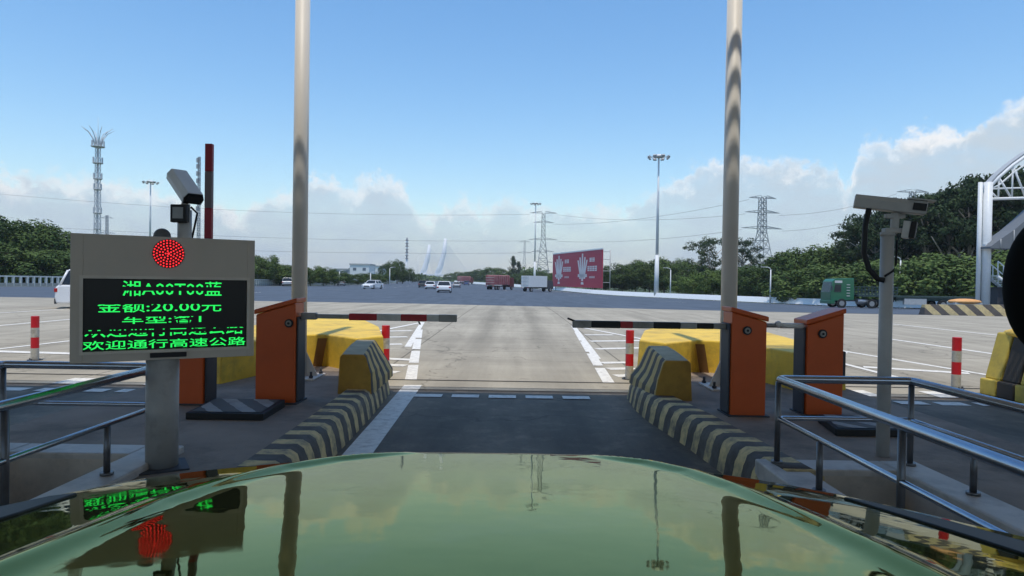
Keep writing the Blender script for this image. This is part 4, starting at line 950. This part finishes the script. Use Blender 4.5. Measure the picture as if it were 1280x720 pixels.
# ------------------------------------------------------------------ right hand steel shelter and its kerb
d = 46.0
t = thing('steel_shelter', (at(1232, d), d, gz(at(1232, d), d)), 'white steel toll shelter with curved truss roof at the right edge', 'shelter'); zb2 = gz(at(1232, d), d)
S_ = d / F
def LP(px, py): return ((px - 1232) * S_, zt(px, py, d) - zb2)
M_mem = mat('pale membrane', (.45, .46, .46), .6, var=.05); M_shr = mat('grey ribbed roof', (.16, .17, .18), .6, var=.06)
for dx, dy in ((0, 0), (-.46, .1)):
    xx, zz = LP(1232, 228); m = MB(); m.cyl((dx, dy, 0), (dx, dy, zz), .27 if dx == 0 else .14, n=14); m.build('column', M_white, t)
arc = [LP(px, 0)[0:1] + (LP(px, py)[1],) for px, py in ((1232, 237), (1245, 222), (1262, 207), (1280, 194), (1310, 176), (1350, 160))]
tie = [(LP(1229, 0)[0], LP(1229, 249)[1]), (LP(1350, 0)[0], LP(1350, 246)[1])]
m = MB(); m.tube([(x, 0, z) for x, z in arc], .11, 8)
m.tube([(x, 0, z - .55 if i else z) for i, (x, z) in enumerate(arc)], .06, 6)
m.cyl((tie[0][0], 0, tie[0][1]), (tie[1][0], 0, tie[1][1]), .1, n=8); m.cyl((tie[0][0], 0, tie[0][1] + .7), (tie[1][0], 0, tie[1][1] + .7), .06, n=8)
for i in range(5): m.cyl((arc[i][0], 0, arc[i][1]), (arc[i + 1][0], 0, tie[0][1] + .02), .07, n=6); m.cyl((arc[i + 1][0], 0, tie[0][1]), (arc[i + 1][0], 0, arc[i + 1][1]), .06, n=6)
m.build('roof_truss', M_white, t)
m = MB()
for (xa, za), (xb, zb_) in zip(arc, arc[1:]): m.face([(xa, .1, za + .12), (xb, .1, zb_ + .12), (xb, .8, zb_ + .12), (xa, .8, za + .12)]); m.face([(xa, .8, za + .2), (xb, .8, zb_ + .2), (xb, .1, zb_ + .2), (xa, .1, za + .2)])
m.build('membrane_roof', M_mem, t)
c2 = [(LP(px, 0)[0], LP(px, py)[1]) for px, py in ((1224, 309), (1236, 300), (1252, 289), (1268, 275), (1282, 262), (1330, 225))]
m = MB(); m.hull8([(x, -1, z) for x, z in c2] + [(c2[-1][0], -1, c2[0][1] - .12), (c2[0][0], -1, c2[0][1] - .12)], [(x, .4, z) for x, z in c2] + [(c2[-1][0], .4, c2[0][1] - .12), (c2[0][0], .4, c2[0][1] - .12)]); lr = m.build('lower_roof', M_shr, t)
m = MB()
for k in range(1, 5): m.tube([(c2[k][0] , -1.02, c2[0][1] - .1), (c2[k][0], -1.02, c2[k][1])], .03, 5)
m.build('roof_rib', M_dk2, lr)
m = MB()
xs0, zs0 = LP(1240, 345); xs1, zs1 = LP(1268, 368)
for k in range(10): f = k / 9; m.box(xs0 + (xs1 - xs0) * f - .14, xs0 + (xs1 - xs0) * f + .14, -.5, .5, zs0 + (zs1 - zs0) * f - .03, zs0 + (zs1 - zs0) * f + .03)
for y in (-.5, .5):
    m.cyl((xs0, y, zs0), (xs1, y, zs1), .1, n=6); m.cyl((xs0, y, zs0 + 1.0), (xs1, y, zs1 + 1.0), .04, n=6)
    for k in range(5): f = k / 4; m.cyl((xs0 + (xs1 - xs0) * f, y, zs0 + (zs1 - zs0) * f), (xs0 + (xs1 - xs0) * f, y, zs0 + (zs1 - zs0) * f + 1.0), .035, n=6)
m.build('stairs', M_white, t)
m = MB(); m.box(.6, 2.4, -.3, 1.8, 0.2, 1.8); m.box(.5, 2.5, -.4, 1.9, 1.8, 1.9); m.build('booth', M_dk, t)
m = MB()
for k in range(6): m.cyl((.9, -.9, .0 + k * .45), (.9, -.9, .45 + k * .45), .22, n=12, mi=k % 2)
m.build('striped_post', [M_blk, M_wht], t)
m = MB(); m.box(-.35, .0, -.35, .35, zt(1232, 312, d) - zb2, zt(1232, 309, d) - zb2 + .2); m.build('spotlight', M_white, t)
kx0, kx1 = at(1150, 41), at(1300, 40)
t = thing('striped_kerb', (kx0, 40.5, gz(27, 40.5)), 'distant striped jersey kerb at the foot of the white steel shelter', 'kerb')
m = MB(); m.hull8([(0, 0, 0), (9, -1.6, 0), (9, -1.0, 0), (0, .6, 0)], [(0.1, .15, .62), (9, -1.45, .8), (9, -1.15, .8), (0.1, .45, .62)])
m.build('kerb_body', stripes('slanted kerb paint', (.07, .06, .055), (.50, .40, .20), 0, .95, .5, .25, .9, 2), t)
t = thing('orange_cover', (at(1206, 43.5), 43.5, gz(29.5, 43.5)), 'orange and white low cover lying behind the distant striped kerb', 'cover')
m = MB(); m.ball((0, 0, .85), 1.05, .6, .2); m.box(-.9, .9, -.4, .4, 0, .8, 1); m.build('domed_cover', [mat('orange cover', (.72, .36, .13), .6), M_dk2], t)

# ------------------------------------------------------------------ trees
def leafmat(name, a, b):
    m = bpy.data.materials.new(name); m.use_nodes = True; t = m.node_tree; bs = t.nodes['Principled BSDF']; bs.inputs['Roughness'].default_value = .75; bs.inputs['Specular IOR Level'].default_value = .15
    co = t.nodes.new('ShaderNodeTexCoord'); n = t.nodes.new('ShaderNodeTexNoise'); n.inputs['Scale'].default_value = .9; n.inputs['Detail'].default_value = 4; t.links.new(co.outputs['Object'], n.inputs['Vector'])
    oi = t.nodes.new('ShaderNodeObjectInfo'); ad = t.nodes.new('ShaderNodeMath'); ad.operation = 'MULTIPLY_ADD'; ad.inputs[1].default_value = .35; t.links.new(oi.outputs['Random'], ad.inputs[0]); t.links.new(n.outputs[0], ad.inputs[2])
    r_ = t.nodes.new('ShaderNodeValToRGB'); r_.color_ramp.elements[0].position = .38; r_.color_ramp.elements[1].position = .95; r_.color_ramp.elements[0].color = (*a, 1); r_.color_ramp.elements[1].color = (*b, 1)
    t.links.new(ad.outputs[0], r_.inputs[0]); t.links.new(r_.outputs[0], bs.inputs['Base Color'])
    bs.inputs['Subsurface Weight'].default_value = 0
    return m
LM = {'broad': leafmat('mid green foliage', (.033, .062, .016), (.10, .145, .036)), 'pine': leafmat('dark pine foliage', (.018, .036, .015), (.05, .078, .027)), 'light': leafmat('light green foliage', (.07, .12, .025), (.15, .20, .05)), 'bush': leafmat('shrub foliage', (.04, .075, .02), (.12, .17, .045))}
M_bark = mat('grey bark', (.13, .11, .09), .9, var=.3, scale=3); M_barkp = mat('pale bark', (.42, .37, .31), .9, var=.3, scale=2)
def crown(kind, seed, nclump, nleaf, leaf):
    rr = random.Random(seed); bm = bmesh.new(); cl = []
    for i in range(nclump):
        if kind in ('pine', 'grove'):           # layered tufts in the upper part
            z = rr.uniform(.34 if nleaf != 6501 else .56, 1.0); w = .42 * math.sin(math.pi * min(1, (1.06 - z) / .75 + .12)) + .06; a = rr.uniform(0, 6.28); q = rr.uniform(.15, 1) * w
            cl.append((Vector((q * math.cos(a), q * math.sin(a), z)), rr.uniform(.06, .12), .5))
        elif kind == 'cone':
            z = rr.uniform(.05, 1.0); w = .30 * (1.03 - z); a = rr.uniform(0, 6.28); q = rr.uniform(.2, 1) * w
            cl.append((Vector((q * math.cos(a), q * math.sin(a), z)), rr.uniform(.05, .10), .7))
        else:
            while True:
                p = Vector((rr.uniform(-1, 1), rr.uniform(-1, 1), rr.uniform(-1, 1)))
                if .35 < p.length < 1: break
            lo = .0 if kind == 'bush' else .16
            cl.append((Vector((p.x * .52, p.y * .52, lo + (p.z * .5 + .5) * (.93 - lo))), rr.uniform(.09, .19), .8))
    for i in range(nleaf):
        c, rad, fl = cl[rr.randrange(len(cl))]
        v = Vector((rr.gauss(0, 1), rr.gauss(0, 1), rr.gauss(0, 1))).normalized() * rad * rr.uniform(.55, 1.08); v.z *= fl
        p = c + v; nrm = (v.normalized() + Vector((rr.uniform(-.7, .7), rr.uniform(-.7, .7), rr.uniform(-.3, .9)))).normalized()
        u = nrm.orthogonal().normalized(); w = nrm.cross(u); an = rr.uniform(0, 6.28); u, w = u * math.cos(an) + w * math.sin(an), w * math.cos(an) - u * math.sin(an)
        s = leaf * rr.uniform(.6, 1.3)
        bm.faces.new([bm.verts.new(p + q) for q in (-u * s, -w * s * .55, u * s, w * s * .55)])
    me = bpy.data.meshes.new('crown'); bm.to_mesh(me); bm.free(); return me
def trunkmesh(kind, seed):
    rr = random.Random(seed); m = MB()
    lean = rr.uniform(-.05, .05); n = 7
    m.tube([(lean * (k / n) ** 2 + rr.uniform(-.006, .006), rr.uniform(-.006, .006), k / n * .85) for k in range(n + 1)], [.022 * (1 - k / (n + 1.5)) for k in range(n + 1)], 7)
    for k in range(9):
        z = rr.uniform(.28, .7); a = rr.uniform(0, 6.28); l = rr.uniform(.18, .34)
        m.tube([(lean * z * z, 0, z), (l * .5 * math.cos(a), l * .5 * math.sin(a), z + l * .5), (l * math.cos(a), l * math.sin(a), z + l * .85)], [.010, .007, .003], 5)
    me = bpy.data.meshes.new('trunk'); m.bm.to_mesh(me); m.bm.free(); return me
CR = {}; TR = {}
for kd, ncl, nlf, lf, lm in (('broad', 46, 9000, .020, 'broad'), ('pine', 60, 6500, .014, 'pine'), ('grove', 50, 6501, .015, 'pine'), ('bush', 40, 7000, .026, 'bush'), ('cone', 60, 6000, .016, 'pine')):
    CR[kd] = []
    for s_ in range(3):
        me = crown(kd, s_ * 7 + 1, ncl, nlf, lf); me.materials.append(LM[lm]); CR[kd].append(me)
me = crown('broad', 55, 46, 9000, .020); me.materials.append(LM['light']); CR['light'] = [me]
for kd, mb_ in (('broad', M_bark), ('pine', M_barkp), ('grove', M_barkp), ('bush', M_bark), ('cone', M_bark), ('light', M_bark)):
    TR[kd] = []
    for s_ in range(3):
        me = trunkmesh(kd, s_ * 3 + 2); me.materials.append(mb_); TR[kd].append(me)
ti = 0
def tree(kind, px, d, topy, wide, label, group, name=None, base=None):
    global ti
    ti += 1; x = at(px, d); z = gz(x, d) - .1 if base is None else base; h = zt(px, topy, d) - z
    t = thing(name or {'broad': 'broadleaf_tree', 'light': 'broadleaf_tree', 'pine': 'pine_tree', 'grove': 'pine_tree', 'bush': 'shrub', 'cone': 'conifer_tree'}[kind], (x, d, z), label, 'shrub' if kind == 'bush' else 'tree', group, rnd.uniform(0, 6.28))
    for nm, me in (('trunk', TR[kind][ti % 3]), ('crown', CR[kind][ti % len(CR[kind])])):
        o = bpy.data.objects.new(nm if kind != 'bush' or nm == 'trunk' else 'foliage', me); COL.objects.link(o); o.parent = t; o.scale = (h * wide, h * wide, h)
        if nm == 'trunk' and kind != 'bush': o.scale = (h, h, h)
    return t
# left wooded bank
g = 'trees behind the left fence'
L1 = [(-60, 92, 262, 1.25), (-25, 88, 262, 1.2), (6, 92, 267, 1.2), (32, 96, 274, 1.25), (56, 99, 282, 1.3), (80, 104, 291, 1.3), (-40, 84, 300, 1.5), (-2, 84, 304, 1.6), (26, 88, 306, 1.7), (52, 90, 310, 1.7), (78, 94, 312, 1.7), (112, 108, 300, 1.4), (150, 112, 306, 1.5), (195, 116, 305, 1.5), (235, 120, 310, 1.5), (275, 124, 312, 1.5)]
for i, (px, d, ty, w) in enumerate(L1): tree('broad' if i < 6 or i > 10 else 'bush', px, d, ty, w, ('taller tree' if i < 6 else 'front row bush' if i < 11 else 'tree mostly hidden by the display') + ', %s from the left on the far left bank' % ORD[i if i < 6 else i - 6 if i < 11 else i - 11], g)
L2 = [(316, 128, 320, 1.5), (332, 130, 317, 1.0), (350, 132, 328, 1.5), (368, 134, 330, 1.5), (388, 140, 331, 1.5), (404, 144, 333, 1.6), (418, 150, 337, 1.7), (432, 165, 342, 1.8), (447, 175, 341, 1.9), (462, 190, 341, 1.9), (476, 200, 342, 1.9)]
for i, (px, d, ty, w) in enumerate(L2): tree('broad', px, d, ty, w, 'low rounded tree, %s from the left, beyond the left pole' % ORD[i], 'trees beyond the left pole')
for i, (px, d, ty, w, k) in enumerate([(486, 230, 327, .9, 'broad'), (496, 235, 324, .8, 'broad'), (503, 240, 333, 1.3, 'broad'), (516, 300, 341, 1.8, 'broad')]): tree(k, px, d, ty, w, 'far tree, %s in the clump right of the white building' % ORD[i], 'clump right of the white building')
L3 = [(563, 560, 341, 1.5), (575, 520, 339, 1.6), (588, 480, 338, 1.6), (600, 430, 336, 1.5), (614, 400, 333, 1.4), (628, 370, 334, 1.5), (652, 330, 340, 1.8), (666, 300, 337, 1.7), (680, 280, 339, 1.6), (694, 262, 342, 1.9)]
for i, (px, d, ty, w) in enumerate(L3): tree('broad', px, d, ty, w, 'hazy distant tree, %s from the left, behind the trucks' % ORD[i], 'distant trees behind the trucks')
for i, (px, d, ty) in enumerate([(641, 340, 321), (648, 345, 327)]): tree('cone', px, d, ty, .95, ('taller' if i == 0 else 'shorter') + ' dark pointed conifer above the gap between the two trucks', 'pointed conifers')
L4 = [(744, 185, 338, 1.7), (762, 180, 334, 1.5), (778, 176, 328, 1.4), (795, 172, 326, 1.4), (812, 168, 322, 1.3), (830, 164, 320, 1.2), (848, 160, 323, 1.3), (862, 150, 326, 1.3)]
for i, (px, d, ty, w) in enumerate(L4): tree('broad', px, d, ty, w, 'rounded dark tree, %s from the left between billboard and right pole' % ORD[i], 'trees right of the billboard')
tree('pine', 886, 150, 297, .85, 'taller feathery tree just left of the right pole', 'trees around the right pole')
tree('pine', 926, 150, 299, .8, 'taller feathery tree just right of the right pole', 'trees around the right pole')
tree('light', 882, 128, 336, 1.5, 'light yellow-green tree just left of the right pole', 'trees around the right pole')
tree('light', 862, 132, 345, 1.6, 'small light green tree beside the street lamp right of the mast', 'trees around the right pole')
L5 = [(908, 128, 333, 1.5), (930, 124, 330, 1.4), (950, 120, 332, 1.4), (972, 118, 325, 1.5), (992, 112, 309, 1.3), (1012, 108, 306, 1.3), (1036, 106, 305, 1.3), (1058, 104, 304, 1.3), (1078, 104, 306, 1.3)]
for i, (px, d, ty, w) in enumerate(L5): tree('broad', px, d, ty, w, 'dark spreading tree, %s from the left between right pole and camera post' % ORD[i], 'trees behind the lorry')
L6 = [(1080, 100, 286, .9), (1096, 98, 274, .9), (1110, 102, 268, .8), (1126, 96, 262, .85), (1142, 100, 262, .8), (1158, 94, 250, .85), (1170, 99, 246, .8), (1184, 92, 243, .85), (1198, 97, 244, .8), (1212, 90, 237, .85), (1224, 95, 238, .8), (1240, 90, 228, .85), (1258, 93, 222, .8), (1276, 90, 216, .85), (1300, 92, 212, .9)]
for i, (px, d, ty, w) in enumerate(L6): tree('grove', px, d, ty, w * 1.05, 'tall thin-trunked pine, %s from the left, in the grove above the lorry' % ORD[i], 'tall pines at the right')
L8 = [(1088, 112, 282, .9), (1104, 114, 268, .9), (1120, 112, 264, .9), (1137, 114, 258, .9), (1152, 112, 252, .9), (1166, 110, 247, .9), (1181, 110, 246, .9), (1196, 108, 242, .9), (1210, 108, 240, .9), (1232, 106, 232, .9), (1254, 106, 224, .9)]
for i, (px, d, ty, w) in enumerate(L8): tree('pine', px, d, ty, w * 1.15, 'dense dark pine in the back of the right grove, %s from the left' % ORD[i], 'back row of the pine grove')
L7 = [(1000, 98, 338, 1.7), (1026, 96, 330, 1.6), (1052, 92, 326, 1.6), (1078, 90, 324, 1.6), (1102, 88, 322, 1.6), (1128, 86, 318, 1.6), (1152, 85, 318, 1.6), (1176, 84, 315, 1.6), (1200, 83, 314, 1.6), (1224, 82, 316, 1.6), (1250, 82, 312, 1.6), (1278, 82, 312, 1.6), (1302, 82, 312, 1.6)]
for i, (px, d, ty, w) in enumerate(L7): tree('bush', px, d, ty, w, 'broad green shrub, %s from the left, in the undergrowth behind the lorry' % ORD[i], 'undergrowth behind the lorry')
# far-off wood closing the horizon
bm = bmesh.new(); rr = random.Random(5)
for k in range(26000):
    a = rr.uniform(-46, 46); d_ = rr.uniform(620, 720); top = 9 + 5 * math.sin(a * .9) * math.sin(a * .37 + 1) + rr.uniform(-3, 1)
    if -10.5 < a < -5.0: top *= .45
    z_ = rr.uniform(-2, max(1.5, top)); p = Vector((d_ * math.tan(R(a)), d_, z_)); s = rr.uniform(.8, 1.9)
    u = Vector((rr.uniform(-1, 1), rr.uniform(-1, 1), rr.uniform(-1, 1))).normalized(); w = u.orthogonal().normalized(); bm.faces.new([bm.verts.new(p + q) for q in (-u * s, -w * s, u * s, w * s)])
me = bpy.data.meshes.new('distant_wood'); bm.to_mesh(me); bm.free(); me.materials.append(LM['broad']); o = bpy.data.objects.new('distant_wood', me); COL.objects.link(o)
tag(o, 'far-off line of trees along the horizon', 'woodland', kind='stuff')

# ------------------------------------------------------------------ own car: bonnet
M_hood = bpy.data.materials.new('olive metallic paint'); M_hood.use_nodes = True; b = M_hood.node_tree.nodes['Principled BSDF']
b.inputs['Base Color'].default_value = (0.19, 0.20, 0.04, 1); b.inputs['Specular Tint'].default_value = (0.80, 0.82, 0.66, 1); b.inputs['Metallic'].default_value = 0.85; b.inputs['Roughness'].default_value = 0.05; b.inputs['Coat Weight'].default_value = 0.0; b.inputs['Coat Roughness'].default_value = 0.02
tt = M_hood.node_tree; co = tt.nodes.new('ShaderNodeTexCoord'); n = tt.nodes.new('ShaderNodeTexNoise'); n.inputs['Scale'].default_value = 5; n.inputs['Detail'].default_value = 8
mr = tt.nodes.new('ShaderNodeMapRange'); mr.inputs[1].default_value = .35; mr.inputs[2].default_value = .8; mr.inputs[3].default_value = .012; mr.inputs[4].default_value = .06
tt.links.new(co.outputs['Object'], n.inputs['Vector']); tt.links.new(n.outputs[0], mr.inputs[0]); tt.links.new(mr.outputs[0], b.inputs['Roughness'])
n2_ = tt.nodes.new('ShaderNodeTexNoise'); n2_.inputs['Scale'].default_value = 9; n2_.inputs['Detail'].default_value = 2; tt.links.new(co.outputs['Object'], n2_.inputs['Vector'])
bp_ = tt.nodes.new('ShaderNodeBump'); bp_.inputs['Strength'].default_value = .12; bp_.inputs['Distance'].default_value = .004; tt.links.new(n2_.outputs[0], bp_.inputs['Height']); tt.links.new(bp_.outputs[0], b.inputs['Normal'])
t = thing('own_car', (0, 0, 0), 'glossy olive green car bonnet filling the foreground, reflecting the sky', 'car')
yf = [(-1.03, 1.20), (-.99, 1.32), (-.9, 1.60), (-.78, 1.69), (-.63, 1.755), (-.44, 1.82), (-.2, 1.85), (.1, 1.855), (.31, 1.83), (.5, 1.78), (.66, 1.72), (.78, 1.63), (.93, 1.49), (1.03, 1.33)]
def smooth_i(x, pts):
    return sum(interp(x + o_, pts) for o_ in (-.08, -.04, 0, .04, .08)) / 5
CLp = [(.5, -.655), (1.2, -.635), (1.4, -.60), (1.55, -.54), (1.66, -.46), (1.76, -.34), (1.9, -.12)]
CRp = [(.5, .57), (.97, .55), (1.14, .53), (1.4, .49), (1.57, .44), (1.68, .37), (1.78, .26), (1.9, .08)]
def hz(x, y):
    zc = .985 + .106 * (1.85 - y) - .018 * x * x
    cl, cr_ = interp(y, CLp), interp(y, CRp)
    if x < cl: dd = cl - x; k = .055
    elif x > cr_: dd = x - cr_; k = .10
    else: dd = -min(x - cl, cr_ - x); k = 0
    z = zc
    if dd > 0: z -= k * dd + .004 * ss(dd / .05)
    z += .009 * math.exp(-((dd - .0) / .034) ** 2) * ss((smooth_i(x, yf) - y) / .12)
    fe = smooth_i(x, yf) - y
    z -= .010 * max(0, 1 - fe / .06) ** 2
    return z
m = MB(); NX, NY = 220, 110; rows = []
for j in range(NY + 1):
    row = []
    for i in range(NX + 1):
        x = -1.03 + 2.06 * i / NX; y1 = smooth_i(x, yf); y = .45 + (y1 - .45) * (j / NY) ** .9
        row.append(m.bm.verts.new((x, y, hz(x, y))))
    rows.append(row)
for k, (dy, dz_) in enumerate(((.012, -.012), (.02, -.035), (.025, -.09), (.03, -.2))):
    row = []
    for i in range(NX + 1):
        x = -1.03 + 2.06 * i / NX; y1 = smooth_i(x, yf); row.append(m.bm.verts.new((x * (1 + dy * .3), y1 + dy, hz(x, y1) + dz_)))
    rows.append(row)
for a, c in zip(rows, rows[1:]):
    for i in range(NX): f = m.bm.faces.new((a[i], a[i + 1], c[i + 1], c[i])); f.smooth = True
m.build('bonnet', M_hood, t, fix=False)
M_bk = mat('black trim plastic', (0.012, 0.012, 0.013), 0.55, var=.1)
def leaf(pts, h_):
    m = MB(); m.hull8([(x, y, hz(x, y) - .02) for x, y in pts], [(x, y, hz(x, y) + h_) for x, y in pts]); m.build('side_vent', M_bk, t, bevel=.003)
leaf([(-1.025, .9), (-.90, .98), (-.885, 1.2), (-.895, 1.38), (-.94, 1.36), (-1.025, 1.18)], .005)
leaf([(1.025, .85), (.905, .95), (.84, 1.2), (.755, 1.50), (.80, 1.49), (.90, 1.36), (1.025, 1.10)], .005)
m = MB(); m.box(-.97, .97, .2, 1.25, .35, .80); m.build('front_body', M_bk, t, bevel=.06)
m = MB()
pl = [(x / 10 * 1.0, smooth_i(x / 10 * 1.0, yf) - .02) for x in range(-9, 10)]
m.hull8([(x, y, .36) for x, y in pl] + [(.9, 1.0, .36), (-.9, 1.0, .36)], [(x, y, .74) for x, y in pl] + [(.9, 1.0, .74), (-.9, 1.0, .74)]); m.build('bumper', M_hood, t)
for s in (-1, 1):
    m = MB(); m.cyl((s * .80, .95, .37), (s * 1.0, .95, .37), .37, n=28); ty = m.build('wheel', M_tyre, t, bevel=.03); m = MB(); m.cyl((s * 1.001, .95, .37), (s * 1.012, .95, .37), .24, n=20); m.build('rim', M_rim, ty)
    m = MB(); m.box(s * .55 - .16, s * .55 + .16, 1.66, 1.74, .75, .87); m.build('headlight', M_head, t, bevel=.02)
# dark rounded object clipped at the right edge (a mirror housing close to the camera)
t = tag(MB().ball((0, 0, 0), .026, .03, .052, 32, 20).build('mirror_housing', mat('matt black plastic', (.006, .006, .006), .9, var=0, spec=.1)), 'matt black rounded mirror housing cut off by the right edge', 'mirror')
t.location = (at(1309, .5), .5, zt(1298, 356, .5))
t.rotation_euler = (0, R(0), 0)

# ------------------------------------------------------------------ air
m = MB(); m.box(-4150, 4150, -350, 4150, -8, 190)
hm = bpy.data.materials.new('pale air'); hm.use_nodes = True; hn = hm.node_tree; hn.nodes.clear()
pv = hn.nodes.new('ShaderNodeVolumePrincipled'); pv.inputs['Color'].default_value = (.86, .92, 1.0, 1); pv.inputs['Density'].default_value = 0.00022; pv.inputs['Anisotropy'].default_value = 0.1
ou = hn.nodes.new('ShaderNodeOutputMaterial'); hn.links.new(pv.outputs[0], ou.inputs['Volume'])
tag(m.build('haze', hm), kind='stuff')
